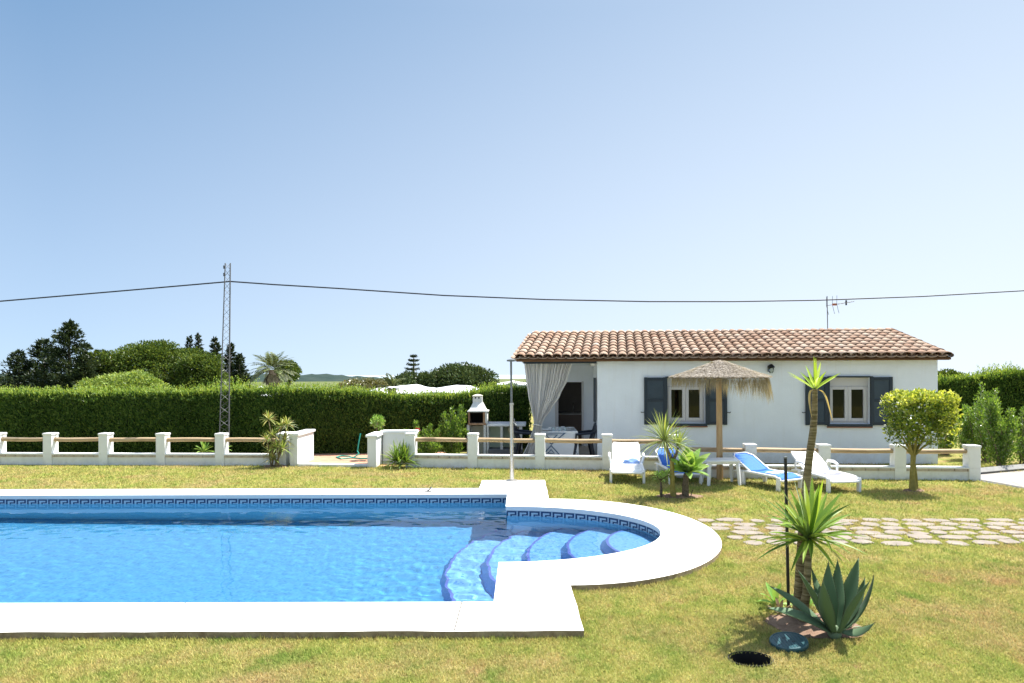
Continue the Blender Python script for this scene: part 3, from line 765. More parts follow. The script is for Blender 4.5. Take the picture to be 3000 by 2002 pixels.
# roof: S-curved covers and pans laid row by row
def bil(p00, p10, p01, p11, s, t): return (p00 * (1 - s) + p10 * s) * (1 - t) + (p01 * (1 - s) + p11 * s) * t
eL, eR = at(1509, 1052, 14.17), at(2789, 1046, 13.43)
rL, rR = at(1560, 978.5, 16.9), at(2612, 971.5, 16.13)
eL.z = eR.z = (eL.z + eR.z) / 2; rL.z = rR.z = (rL.z + rR.z) / 2
NC, NR = 45, 9
def tiles(p00, p10, p01, p11, name):
    Vs, idx = [], []
    nrm0 = ((p10 - p00).cross(p01 - p00)).normalized()
    if nrm0.z < 0: nrm0 = -nrm0
    cw = (p10 - p00).length / NC
    K = 7; base = 0
    for r in range(NR):
        for c in range(NC):
            for kind in (0, 1):          # 0 pan (concave), 1 cover (convex)
                if kind == 1 and c == NC: continue
                s_mid = (c + (.5 if kind else 0.0)) / NC
                if kind == 0 and c == 0: s_mid = .002
                j1, j2 = rnd.uniform(-.006, .006), rnd.uniform(-.012, .012)
                t0, t1 = (r - .06) / NR + j2 / NR, (r + 1.06) / NR
                if r == NR - 1: t1 = 1.0
                rows = []
                for t, rad, lift in ((t0, .60, .022 + rnd.uniform(-.004, .008)), (t1, .47, .0)):
                    ctr = bil(p00, p10, p01, p11, s_mid + j1 / NC, t); sd = (bil(p00, p10, p01, p11, 1, t) - bil(p00, p10, p01, p11, 0, t)); W1 = sd.length / NC; sd = sd.normalized()
                    row = []
                    for k in range(K):
                        a = math.pi * k / (K - 1); x = -math.cos(a) * W1 * rad * .92; h = math.sin(a) * W1 * .36
                        if kind == 1: q = ctr + sd * x + nrm0 * (h + .022 + lift)
                        else: q = ctr + sd * x + nrm0 * (-h * .55 + .032 + lift)
                        row.append(q)
                    rows.append(row)
                b0 = len(Vs); Vs += rows[0] + rows[1]
                for k in range(K - 1): idx += [b0 + k, b0 + k + 1, b0 + K + k + 1, b0 + K + k]
                # thickness lip at the lower end
                b1 = len(Vs); Vs += rows[0] + [q - nrm0 * .014 for q in rows[0]]
                for k in range(K - 1): idx += [b1 + k + 1, b1 + k, b1 + K + k, b1 + K + k + 1]
                # join lip and body into one island
    me = raw_mesh(name, [tuple(v) for v in Vs], 4, idx)
    bm = bmesh.new(); bm.from_mesh(me); bmesh.ops.remove_doubles(bm, verts=bm.verts, dist=1e-5); bm.to_mesh(me); bm.free()
    return link(name, me, roof_m, house, smooth=False)
rt = tiles(eL, eR, rL, rR, "roof_tiles")
bkL, bkR = rL + Vector((hv.x * 2.75, hv.y * 2.75, rL.z * 0)) , rR + Vector((hv.x * 2.75, hv.y * 2.75, 0))
bkL.z = bkR.z = eL.z
mb = MB(); up = Vector((0, 0, .03))
mb.face([rL + up, rR + up, bkR + up, bkL + up]); mb.build("rear_roof_slope", roof_m, house)
# under-deck (solid slab below the tiles), ridge row, fascia, rakes
dn = Vector((0, 0, -.006)); d2 = Vector((0, 0, -.05)); ins_ = hv * .03; iv = Vector((ins_.x, ins_.y, 0))
mb = MB(); a_, b_, c_, d_ = eL + iv + dn, eR + iv + dn, rR + dn, rL + dn
mb.face([a_, b_, c_, d_]); mb.face([a_ + d2, b_ + d2, c_ + d2, d_ + d2]); mb.face([a_, b_, b_ + d2, a_ + d2]); mb.face([b_, c_, c_ + d2, b_ + d2]); mb.face([a_, d_, d_ + d2, a_ + d2])
mb.build("roof_deck", fascia_m, house)
mb = MB(); n = 26
for i in range(n):
    p, q = rL.lerp(rR, i / n), rL.lerp(rR, (i + 1.03) / n)
    mb.tube([p + Vector((0, 0, .012)), q + Vector((0, 0, .004))], [.055, .048], 10)
mb.build("ridge_tiles", plain("pale_ridge_tile", (.55, .42, .34), .9, (.62, .54, .46), 8, coord='pos'), house)
mb = MB(); mb.tube([eL + iv * 1.4 + Vector((.03, 0, -.035)), eR + iv * 1.4 + Vector((-.03, 0, -.035))], .03, 4); mb.build("fascia", fascia_m, house)
dk = plain("dark_rake_edge", (.06, .045, .04), .8)
mb = MB(); mb.tube([eR + Vector((.0, .0, .035)), rR + Vector((.0, 0, .045))], [.045, .045], 8); mb.build("rake_edge", dk, house)
mb = MB(); mb.tube([eL + Vector((.01, 0, .0)), rL + Vector((.01, 0, .0))], .03, 6); mb.build("rake_edge", fascia_m, house)
for a, w in ((.46, .14), (A1 - .1, .18)):
    gm = MB(); p = [hw(a, BF + .03), hw(a, 2.75), hw(a, BB - .05)]
    zz = [WT + .012, 2.95, WT + .012]
    for s in (-w / 2, w / 2): gm.face([Vector((q.x + hu.x * s, q.y + hu.y * s, z)) for q, z in zip(p, zz)])
    gm.build("gable_wall", white, house)
# wall lantern
lp = hw(hA(2253, BF), BF - .02, hz_(1078, 2253, BF))
ln = empty("wall_lantern", lp, "black carriage lantern with clear glass on the white facade between the windows", "wall lamp")
MB().box(lp + Vector((0, .005, -.02)), (.07, .03, .14), bev=.01).build("back_plate", black_m, ln)
MB().tube([lp + Vector((0, 0, .03)), lp + Vector((0, -.05, .065)), lp + Vector((0, -.1, .05))], .011, 6).build("arm", black_m, ln)
q = lp + Vector((0, -.1, 0))
MB().lathe(q, [(.012, .085), (.035, .07), (.075, .03), (.082, .012), (.07, .005)][::-1], 12).build("hood", black_m, ln)
MB().lathe(q, [(.028, -.125), (.052, -.09), (.062, .004)], 12).build("glass_shade", glass, ln)
mb = MB()
for k in range(4):
    t = k * math.pi / 2 + .4; mb.tube([q + Vector((.066 * math.cos(t), .066 * math.sin(t), .006)), q + Vector((.07 * math.cos(t), .07 * math.sin(t), -.04))], .005, 5)
mb.tube([q + Vector((.067 * math.cos(t), .067 * math.sin(t), .0)) for t in [2 * math.pi * k / 16 for k in range(17)]], .006, 5, cap=False); mb.build("cage", black_m, ln)
MB().lathe(q, [(.01, -.09), (.032, -.07), (.034, -.045), (.015, -.01)], 12).build("bulb", plain("frosted_bulb", (.85, .82, .75), .4), ln, smooth=True)
# junction box under the porch roof
b_ = hw(hA(1737, .25), .25, hz_(1067, 1737, .25))
o = empty("junction_box", b_, "small square grey fitting high on the porch wall beside the curtain", "wall fitting")
MB().box(b_, (.13, .05, .11), bev=.008).build("box_body", plain("grey_fitting", (.42, .41, .40), .6), o)
MB().box(b_ + Vector((0, -.03, 0)), (.07, .012, .06), bev=.004).build("cover", plain("pale_fitting_cover", (.6, .59, .57), .5), o)
# TV aerial
p = at(2425, 968, 16.4)
an = empty("television_aerial", p, "thin metal television aerial standing on the ridge of the tiled roof", "aerial")
top = at(2423, 868, 16.4)
MB().tube([p + Vector((0, 0, -.1)), top], .012, 6).build("mast", galv, an)
bm0, bm1 = at(2421, 896, 16.4), at(2502, 884, 16.1)
MB().tube([bm0, bm1], .007, 6).build("boom", galv, an)
mb = MB()
for t, l in ((.0, .20), (.22, .2), (.38, .2), (.55, .1), (.68, .1), (.8, .09), (.92, .08)):
    c = bm0.lerp(bm1, t); d = Vector((.35, .2, -1)).normalized()
    if t > .5: d = Vector((.9, .35, .25)).normalized()
    for sgn in (-1, 1):
        dd = d * sgn if t > .5 else Vector((d.x * (1 if sgn > 0 else .35), d.y, d.z * sgn)) 
        mb.tube([c, c + dd * l * 1.25], .005, 5)
mb.build("aerial_rods", galv_dk, an)
c = bm0.lerp(bm1, .3); MB().box(c, (.11, .05, .055), bev=.012).build("dipole_box", plain("orange_brown_plastic", (.35, .12, .06), .6), an)
c = bm0.lerp(bm1, .72); MB().box(c + Vector((0, 0, .0)), (.035, .03, .13), bev=.006).build("balun", galv_dk, an)
# ------------------------------------------------------------------ porch curtain
cm, nt, out = M_("striped_linen_curtain")
d = nd(nt, "ShaderNodeBsdfDiffuse"); t = nd(nt, "ShaderNodeBsdfTranslucent"); x = nd(nt, "ShaderNodeMixShader"); x.inputs[0].default_value = .5
at_ = nd(nt, "ShaderNodeUVMap"); sp = nd(nt, "ShaderNodeSeparateXYZ"); nt.links.new(at_.outputs[0], sp.inputs[0])
mm = nd(nt, "ShaderNodeMath", operation='MULTIPLY'); mm.inputs[1].default_value = 44; nt.links.new(sp.outputs[0], mm.inputs[0])
fr = nd(nt, "ShaderNodeMath", operation='FRACT'); nt.links.new(mm.outputs[0], fr.inputs[0])
cc = ramp(nt, fr.outputs[0], [(.42, (.93, .92, .90)), (.5, (.66, .64, .64)), (.92, (.66, .64, .64)), (1.0, (.93, .92, .90))])
nt.links.new(cc, d.inputs[0]); nt.links.new(cc, t.inputs[0]); nt.links.new(d.outputs[0], x.inputs[1]); nt.links.new(t.outputs[0], x.inputs[2]); nt.links.new(x.outputs[0], out.inputs[0])
yc = hw(.7, .24).y
keys = [(1060, 1534, 1677, 1.0), (1110, 1539, 1663, 1.0), (1160, 1546, 1640, .9), (1200, 1555, 1614, .75), (1228, 1562, 1594, .5), (1244, 1564, 1587, .35), (1256, 1561, 1586, .4), (1290, 1550, 1588, .7), (1345, 1526, 1592, .9)]
NZ, NU = 60, 170
rows = []; 
ph = [rnd.uniform(-.5, .5) for _ in range(20)]
for i in range(NZ + 1):
    py = 1060 + (1345 - 1060) * i / NZ
    for k in range(len(keys) - 1):
        if keys[k][0] <= py <= keys[k + 1][0]: break
    f = (py - keys[k][0]) / (keys[k + 1][0] - keys[k][0]); f2 = f * f * (3 - 2 * f) * .5 + f * .5
    l, r_, am = [keys[k][m] * (1 - f2) + keys[k + 1][m] * f2 for m in (1, 2, 3)]
    row = []
    for j in range(NU + 1):
        u = j / NU; px = l + (r_ - l) * u
        nf = 13
        w = math.sin(2 * math.pi * (u * nf + .35 * math.sin(u * 9) + .12 * math.sin(i * .09 + u * 20)))
        w2 = math.sin(2 * math.pi * (u * 31 + .2 * math.sin(i * .06)))
        p = at(px, py, yc); shift = .055 * am * w + .014 * am * w2
        row.append(Vector((p.x + .012 * am * math.cos(2 * math.pi * u * nf), p.y + shift + .02 * math.sin(u * 5), p.z)))
    rows.append(row)
mb = MB(); mb.grid(rows)
cur = empty("curtain", hw(.7, .24), "long striped grey linen curtain tied back at the porch corner", "curtain")
uvl = mb.b.loops.layers.uv.new("UVMap")
vi = {v: (k % (NU + 1)) / NU for k, v in enumerate(mb.b.verts)}
for f in mb.b.faces:
    for l in f.loops: l[uvl].uv = (vi[l.vert], 0)
mb.build("fabric", cm, cur, smooth=False, recalc=False).data.polygons.foreach_set("use_smooth", [True] * (NZ * NU))
c = at(1575, 1245, yc)
mb = MB(); mb.tube([c + Vector((.105 * math.cos(t), .075 * math.sin(t), .012 * math.sin(t * 2))) for t in [2 * math.pi * k / 20 for k in range(21)]], .014, 6, cap=False); mb.build("tie_back", plain("linen_tie", (.6, .58, .54), .9), cur)

# ================================================================== FOLIAGE TOOLS
def rand_dirs(n, rs=R): return unit(rs.normal(size=(n, 3)))
def shell_leaves(cs, rs_, n, up=.35, rsd=R, thick=.35):
    """points on the outside of ellipsoids cs (k,3) radii rs_ (k,3), weighted by size"""
    cs, rs_ = np.asarray(cs, float), np.asarray(rs_, float)
    w = rs_.prod(1) ** (2 / 3.); idx = rsd.choice(len(cs), n, p=w / w.sum())
    d = rand_dirs(n, rsd); f = 1 - thick * rsd.rand(n, 1) ** 1.8
    P = cs[idx] + d * rs_[idx] * f
    D = unit(d * .7 + rand_dirs(n, rsd) * .8 + np.array([0, 0, up])); N = unit(d + rand_dirs(n, rsd) * .9)
    return P, D, N
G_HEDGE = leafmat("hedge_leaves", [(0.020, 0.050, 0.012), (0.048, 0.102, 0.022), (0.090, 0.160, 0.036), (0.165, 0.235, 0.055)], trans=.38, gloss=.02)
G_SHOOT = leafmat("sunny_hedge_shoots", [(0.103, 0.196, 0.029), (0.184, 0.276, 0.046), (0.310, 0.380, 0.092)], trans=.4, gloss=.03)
G_CYP = leafmat("cypress_needles", [(0.016, 0.030, 0.016), (0.032, 0.051, 0.023), (0.057, 0.075, 0.034)], trans=.2, gloss=.015)
G_PINE = leafmat("stone_pine_needles", [(0.025, 0.052, 0.014), (0.075, 0.121, 0.023), (0.172, 0.218, 0.046)], trans=.26, gloss=.015)
G_LIGHT = leafmat("light_shrub_leaves", [(0.115, 0.196, 0.046), (0.230, 0.322, 0.081), (0.345, 0.414, 0.149)], trans=.32, gloss=.02)
G_OLIVE = leafmat("far_oak_leaves", [(0.040, 0.069, 0.029), (0.069, 0.103, 0.040), (0.115, 0.144, 0.063)], trans=.15, gloss=.015)
G_PALM = leafmat("palm_fronds", [(0.057, 0.092, 0.034), (0.115, 0.149, 0.057), (0.184, 0.196, 0.086)], trans=.25, gloss=.04)
G_PALMD = leafmat("dry_palm_fronds", [(0.184, 0.161, 0.103), (0.287, 0.241, 0.161), (0.218, 0.196, 0.127)], trans=.15, gloss=.02)
G_TOP = leafmat("glossy_topiary_leaves", [(0.057, 0.103, 0.018), (0.138, 0.218, 0.034), (0.253, 0.333, 0.057), (0.368, 0.414, 0.092)], trans=.42, gloss=.05)
G_YEL = leafmat("sunlit_young_yellow_leaves", [(0.345, 0.437, 0.057), (0.483, 0.540, 0.103), (0.621, 0.644, 0.207)], trans=.4, gloss=.04)  # yellow new growth, with some backlight put into the colour
G_SHR = leafmat("bright_shrub_leaves", [(0.069, 0.149, 0.025), (0.138, 0.241, 0.046), (0.241, 0.356, 0.081)], trans=.42, gloss=.04)
G_YUC = leafmat("yucca_leaves", [(0.081, 0.172, 0.040), (0.161, 0.276, 0.046), (0.310, 0.425, 0.081)], trans=.45, gloss=.07, rough=.4)
G_YUC2 = leafmat("young_yucca_leaves", [(0.253, 0.414, 0.057), (0.368, 0.506, 0.081), (0.460, 0.552, 0.138)], trans=.42, gloss=.05)
G_AGA = leafmat("blue_green_agave", [(.09, .155, .085), (.12, .19, .105), (.165, .23, .145)], trans=.16, gloss=.06, rough=.5)
G_FOX = leafmat("foxtail_agave_leaves", [(0.161, 0.322, 0.069), (0.230, 0.402, 0.092), (0.322, 0.460, 0.138)], trans=.34, gloss=.05)
G_DRA = leafmat("dracaena_leaves", [(0.115, 0.218, 0.046), (0.207, 0.322, 0.069), (0.322, 0.391, 0.103), (0.345, 0.253, 0.103), (0.483, 0.506, 0.207)], trans=.35, gloss=.05)
DRYL = leafmat("dry_leaf_straw", [(.45, .34, .17), (.55, .43, .24)], trans=.3, gloss=.03)
bark = plain("grey_brown_bark", (.16, .12, .085), .95, (.26, .21, .16), 14, bump=.6, bscale=40, spec=.1)
def mk_ringed():
    m, nt, out = M_("ringed_yucca_trunk"); b = nd(nt, "ShaderNodeBsdfPrincipled"); b.inputs["Roughness"].default_value = .9; b.inputs["Specular IOR Level"].default_value = .15
    mp = nd(nt, "ShaderNodeMapping"); mp.inputs["Scale"].default_value = (5, 5, 62); nt.links.new(pos(nt), mp.inputs[0])
    f = noise(nt, 1, 3, .6, mp.outputs[0], .6); f2 = noise(nt, 16, 5, .7, pos(nt))
    c = ramp(nt, f, [(.35, (.085, .065, .035)), (.5, (.19, .15, .085)), (.65, (.29, .24, .145))])
    c = mixc(nt, ramp(nt, f2, [(.5, (0, 0, 0)), (.75, (.6, .6, .6))]), c, (.13, .12, .05)); nt.links.new(c, b.inputs["Base Color"])
    bn = nd(nt, "ShaderNodeBump"); bn.inputs["Strength"].default_value = .8; bn.inputs["Distance"].default_value = .012
    nt.links.new(f, bn.inputs["Height"]); nt.links.new(bn.outputs[0], b.inputs["Normal"]); nt.links.new(b.outputs[0], out.inputs[0]); return m
trunk_p = mk_ringed()
trunk_g = plain("mossy_trunk", (.20, .17, .05), .9, (.32, .28, .09), 16, bump=.5, bscale=30, spec=.1)
trunk_d = plain("dark_fibrous_trunk", (.07, .055, .04), .95, (.17, .14, .1), 24, bump=.8, bscale=40, spec=.1)
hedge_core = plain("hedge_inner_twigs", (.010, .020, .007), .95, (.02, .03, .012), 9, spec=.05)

def hedge(label, pts, th, leaf_n, lsize, shoots, name="hedge"):
    """pts: (x, y, height) along the front foot; th thickness"""
    P = [Vector((x, y, 0)) for x, y, h in pts]; Hs = [h for _, _, h in pts]
    root = empty(name, P[len(P) // 2], label, "hedge")
    L = [(P[i + 1] - P[i]).length for i in range(len(P) - 1)]; tot = sum(L)
    def ev(s):
        for i, l in enumerate(L):
            if s <= l or i == len(L) - 1:
                t = s / l; d = (P[i + 1] - P[i]) / l
                return P[i].lerp(P[i + 1], t), d, Hs[i] * (1 - t) + Hs[i + 1] * t
            s -= l
    rows = []
    for k in range(60):
        p, d, h = ev(tot * k / 59); nb = Vector((-d.y, d.x, 0)); h -= .16
        rows.append([p + nb * .20, p + nb * .16 + Vector((0, 0, h - .1)), p + nb * .25 + Vector((0, 0, h)), p + nb * (th - .2) + Vector((0, 0, h)), p + nb * (th - .1)])
    mb = MB(); mb.grid(rows); mb.b.faces.new([v for v in mb.b.verts[:0]] or [mb.b.verts.new(q) for q in rows[0]]); mb.b.faces.new([mb.b.verts.new(q) for q in rows[-1]])
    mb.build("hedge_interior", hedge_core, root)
    rs = np.random.RandomState(int(tot * 10))
    s = rs.rand(leaf_n) * tot; PP = np.zeros((leaf_n, 3)); DD = np.zeros((leaf_n, 3)); NN = np.zeros((leaf_n, 3))
    r = rs.rand(leaf_n)
    base = [ev(x) for x in s]
    for i, (p, d, h) in enumerate(base):
        nb = np.array((-d.y, d.x, 0)); q = np.array(p)
        lump = .05 * math.sin(s[i] * 2.1) + .04 * math.sin(s[i] * 5.3 + 1)
        if r[i] < .62:   # front
            z = h * rs.rand() ** .85; bul = .10 * math.sin(min(1, z / h) * 2.6) + lump
            PP[i] = q + nb * min(.15, .10 - bul * .8 + rs.rand() * .07); PP[i, 2] = z - .02
            n = -nb + np.array((0, 0, .25)); DD[i] = rs.normal(size=3) * .5 + np.array((0, 0, .9)) - nb * .35; NN[i] = n + rs.normal(size=3) * .6
        else:
            u = rs.rand(); PP[i] = q + nb * (.0 + u * th); PP[i, 2] = h - .12 + lump * .6 + rs.rand() * .08 - .08 * max(0, .2 - u) * 5
            DD[i] = rs.normal(size=3) * .55 + np.array((0, 0, 1.0)); NN[i] = rs.normal(size=3) * .7 + np.array((0, -.5, .6))
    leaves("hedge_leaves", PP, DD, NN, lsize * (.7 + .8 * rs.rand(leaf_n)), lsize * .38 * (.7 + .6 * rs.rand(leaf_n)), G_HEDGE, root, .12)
    # upright shoots along the top, leaf colour lightened to read as sunlit
    P2, D2, N2 = [], [], []
    for k in range(shoots):
        p, d, h = ev(rs.rand() * tot); nb = Vector((-d.y, d.x, 0)); q = p + nb * (rs.rand() * th) + Vector((0, 0, h - .1))
        tall = 1.0 + .9 * max(0, math.sin(q.x * .8 + 1.0)) * max(0, math.sin(q.x * 2.3)); ln = (.10 + .18 * rs.rand() ** 2) * tall; tilt = Vector((rs.normal() * .25, rs.normal() * .25, 1)).normalized()
        for m in range(9):
            t = m / 8; c = q + tilt * ln * t; a = rs.rand() * 6.28
            P2.append(c); D2.append((math.cos(a) * .6, math.sin(a) * .6, .8)); N2.append((math.cos(a) * -.8 + rs.normal() * .3, math.sin(a) * -.8 + rs.normal() * .3, .6))
    if P2:
        leaves("sunlit_shoots", np.array(P2), np.array(D2), np.array(N2), lsize * (.6 + .5 * rs.rand(len(P2))), lsize * .34, G_SHOOT, root, .1)
    return root
hedge("long dense green hedge behind the garden wall, running to the barbecue", [(-16, 15.0, 1.56), (-9, 15.35, 1.57), (-5.6, 15.6, 1.64), (-4.4, 15.75, 1.58), (-3.0, 16.0, 1.42), (-1.6, 16.35, 1.46), (-.6, 16.6, 1.62), (.25, 16.95, 1.62)], 1.3, 130000, .07, 3600)
hedge("tall dark hedge at the far side of the drive beyond the bungalow", [(14.0, 21.6, 1.72), (15.6, 21.8, 1.82), (17.0, 21.4, 2.02), (24, 20.5, 2.1)], 1.6, 42000, .10, 1200)

# ------------------------------------------------------------------ far trees
def blob_tree(name, label, cat, base, cs, rs_, n, lsize, mat, th=.12, group=None, wr=.5, seed=1):
    """base (x,y,z); clumps in absolute coords"""
    r = empty(name, base, label, cat, group); rsd = np.random.RandomState(seed)
    cs = np.array([tuple(c) for c in cs]); top = cs[:, 2].mean()
    mb = MB(); b = Vector(base); cen = Vector(cs.mean(0))
    mb.tube([b, b.lerp(cen, .5), cen], [th, th * .75, th * .4], 8)
    for c in cs[:: max(1, len(cs) // 9)]:
        c = Vector(c); mb.tube([b.lerp(cen, .45), (b.lerp(cen, .6) + c) / 2, c], [th * .45, th * .3, th * .12], 5)
    mb.build("trunk", bark, r)
    P, D, N = shell_leaves(cs, rs_, n, rsd=rsd, thick=.5)
    leaves("crown", P, D, N, lsize * (.6 + .8 * rsd.rand(n)), lsize * wr * (.6 + .8 * rsd.rand(n)), mat, r, .1)
    return r
def clumps(c, rad, k, cr, rsd, low=-.25):
    """clump centres spread over a dome"""
    out, rr = [], []
    while len(out) < k:
        d = rsd.normal(size=3); d /= np.linalg.norm(d)
        if d[2] < low: continue
        f = .45 + .5 * rsd.rand() ** .5
        out.append(np.array(c) + d * np.array(rad) * f); q = cr * (.6 + .7 * rsd.rand()); rr.append((q * 1.15, q * 1.15, q * .8))
    return out, rr
def fzz(x, y): return fz(x, y)
def conifer(label, px, ptop, pbase, Y, wpx, n, seed, lean=0.0, droop=-.1, group=None, tiers=None, mat=None, name="cypress_tree", lsize=.32):
    t = at(px, ptop, Y); b = at(px, pbase, Y); b.z = fzz(b.x, b.y); h = t.z - b.z
    r = empty(name, b, label, "tree", group); rsd = np.random.RandomState(seed)
    ax = lambda u: b + Vector((lean * u * h, 0, h * u))
    MB().tube([ax(0), ax(.4), ax(1)], [.03 * h, .02 * h, .003 * h], 7).build("trunk", bark, r)
    w = wpx / F * Y / 2; P, D, N = [], [], []
    nb = 120
    for k in range(nb):
        u = .06 + .93 * (k + rsd.rand()) / nb
        az = rsd.rand() * 6.28; ln = w * ((1 - u) ** .82 * 1.05 + .04) * (.55 + .6 * rsd.rand())
        d = Vector((math.cos(az), math.sin(az), droop + .5 * rsd.rand() + .25 * u)).normalized(); o = ax(u)
        m = int(n / nb * (.4 + 1.2 * (1 - u)))
        for _ in range(m):
            s = rsd.rand() ** .7; q = o + d * ln * s + Vector(rsd.normal(size=3)) * (.012 * w + .09 * ln * (1.1 - s))
            P.append(q); D.append(tuple(d * .8 + Vector(rsd.normal(size=3)) * .45 + Vector((0, 0, .25)))); N.append(rsd.normal(size=3))
    n_ = len(P)
    leaves("crown", np.array(P), np.array(D), np.array(N), lsize * (.6 + .7 * rsd.rand(n_)), lsize * .33, mat or G_CYP, r)
    return r
# dark cypress group at the left
conifer("tallest ragged dark cypress of the dark group over the hedge", 203, 945, 1180, 55, 215, 9000, 3)
conifer("dark bushy cypress with a broken top beside the tallest cypress", 132, 998, 1180, 57, 215, 7000, 4, lean=-.02)
conifer("leaning sparse dark cypress at the outer edge of the dark group", 62, 1030, 1180, 56, 150, 3800, 5, lean=-.06, droop=-.2)
conifer("short dark cypress in front of the small round tree", 243, 1030, 1180, 54, 130, 3500, 6)
rsd = np.random.RandomState(8)
def far_blob(name, label, cat, px, py, Y, wpx, hpx, k, cr, n, lsize, mat, seed, low=-.3):
    c = at(px, py, Y); sx = wpx / F * Y / 2; sz = hpx / F * Y / 2
    rs2 = np.random.RandomState(seed); cs, rr = clumps(c, (sx, sx * .8, sz), k, cr, rs2, low)
    b = (c.x, c.y, fzz(c.x, c.y) - .1); return blob_tree(name, label, cat, b, cs, rr, n, lsize, mat, th=.25 if sz > 1 else .1, seed=seed)
far_blob("broadleaf_tree", "small dark green rounded tree between the cypresses and the big pine", "tree", 305, 1100, 58, 105, 130, 26, .75, 9000, .24, G_PINE, 31)
far_blob("umbrella_pine", "big broad round pine with dense clumpy crown", "tree", 470, 1090, 60, 265, 160, 62, 1.25, 42000, .22, G_PINE, 32, -.5)
far_blob("umbrella_pine", "lower rounded pine joined to the big pine's side by the mast", "tree", 590, 1110, 59, 110, 140, 36, .8, 13000, .22, G_PINE, 33, -.5)
far_blob("shrub", "light green rounded bush in front of the big pine", "bush", 360, 1140, 30, 190, 80, 40, .45, 15000, .13, G_LIGHT, 34)
conifer("slim dark cypress just above the big pine, nearer the pine than its twin", 556, 985, 1180, 66, 50, 2200, 41)
conifer("slim dark cypress above the pine, second from it", 582, 980, 1180, 66, 62, 2600, 42)
conifer("dark pointed cypress just left of the lattice mast", 630, 992, 1180, 64, 80, 4000, 43)
conifer("dark pointed cypress directly behind the lattice mast", 677, 1010, 1180, 64, 80, 4000, 44)
conifer("dark cypress at the palm's side of the lattice mast", 702, 1040, 1180, 63, 80, 3600, 45)
far_blob("broadleaf_tree", "dark round tree peeping out behind the tall palm", "tree", 845, 1100, 62, 60, 70, 16, .6, 5000, .22, G_PINE, 35)
# palms
def palm(label, px, ptop, pcen, Y, nf, ln_px, seed, dry=0, trunk_w=.3):
    c = at(px, pcen, Y); gz = fzz(c.x, Y); r = empty("palm_tree", (c.x, Y, gz), label, "palm tree"); rsd = np.random.RandomState(seed)
    MB().tube([(c.x, Y, gz), (c.x, Y, c.z)], [trunk_w, trunk_w * .9], 10).build("trunk", bark, r)
    L = ln_px / F * Y
    def fr(k, el0, el1, name, mat, sag):
        P, D, N, Ls = [], [], [], []
        for i in range(k):
            az = 2 * math.pi * (i * .618) + rsd.rand() * .3; el = el0 + (el1 - el0) * rsd.rand(); l = L * (.85 + .25 * rsd.rand())
            hd = np.array((math.cos(az), math.sin(az), 0)); p = np.array((c.x, Y, c.z)); e = el; side = np.array((-math.sin(az), math.cos(az), 0))
            for m in range(26):
                t = m / 25; d = hd * math.cos(e) + np.array((0, 0, math.sin(e))); p = p + d * l / 26; e -= sag / 26
                if t < .1: continue
                for sg in (-1, 1):
                    P.append(p.copy()); D.append(d * .75 + side * sg * .75 + np.array((0, 0, -.15)) + rsd.normal(size=3) * .08); N.append(np.cross(d, side)); Ls.append(l * .26 * math.sin(math.pi * min(1, t * .9 + .12)) + .05)
        Ls = np.array(Ls); leaves(name, np.array(P), np.array(D), np.array(N), Ls, .045 * Y / 50 + .03, mat, r)
    fr(nf, -.15 if dry else .15, 1.45, "crown", G_PALM, 1.0)
    if dry: L = L * .62; fr(dry, -1.45, -.75, "dry_skirt", G_PALMD, .35)
palm("tall shaggy date palm with a dry brown skirt rising over the hedge", 799, 1022, 1084, 50, 48, 78, 51, 80, .35)
palm("low young palm with feathery fronds in front of the pyramid conifer", 1148, 1092, 1138, 40, 18, 52, 52)
# Norfolk-type conifer, far
def norfolk(label, px, ptop, Y, wpx, seed):
    t = at(px, ptop, Y); gz = fzz(t.x, Y); r = empty("norfolk_pine", (t.x, Y, gz), label, "tree"); rsd = np.random.RandomState(seed)
    MB().tube([(t.x, Y, gz), (t.x, Y, t.z)], [.3, .05], 8).build("trunk", bark, r)
    P, D, N = [], [], []
    w = wpx / F * Y / 2; z1 = at(px, 1150, Y).z
    for k in range(9):
        u = k / 8; z = t.z + (z1 - t.z) * u; l = w * (.15 + .85 * u ** .8)
        for b in range(7):
            az = 2 * math.pi * b / 9 + k * .4 + rsd.rand() * .2
            for s in np.linspace(.1, 1, 22):
                q = Vector((t.x + math.cos(az) * l * s, Y + math.sin(az) * l * s, z + .18 * l * s * s - .05))
                for _ in range(2): P.append(q + Vector(rsd.normal(size=3)) * .07); D.append((math.cos(az) + rsd.normal() * .5, math.sin(az) + rsd.normal() * .5, .4 + rsd.rand())); N.append(rsd.normal(size=3))
    leaves("crown", np.array(P), np.array(D), np.array(N), .30, .09, G_CYP, r)
norfolk("distant pyramid-shaped conifer with level tiers behind the low palm", 1212, 1045, 90, 88, 61)
far_blob("broadleaf_tree", "wide olive-green tree mass beyond the white greenhouse roofs", "tree", 1350, 1128, 80, 190, 95, 70, 1.1, 22000, .34, G_OLIVE, 36, -.2)
far_blob("broadleaf_tree", "olive-green tree between the pyramid conifer and the wide tree mass", "tree", 1215, 1135, 78, 120, 70, 34, .9, 9000, .34, G_OLIVE, 37, -.2)
far_blob("shrub", "dry yellowish bush growing before the low palm", "bush", 1060, 1140, 60, 150, 40, 26, .6, 7000, .2, leafmat("dry_bush_leaves", [(.14, .15, .05), (.22, .2, .08)], .2), 38)
far_blob("broadleaf_tree", "dark rounded tree seen past the bungalow's gable over the tall hedge", "tree", 2772, 1118, 60, 70, 40, 14, .7, 4000, .22, G_PINE, 39)
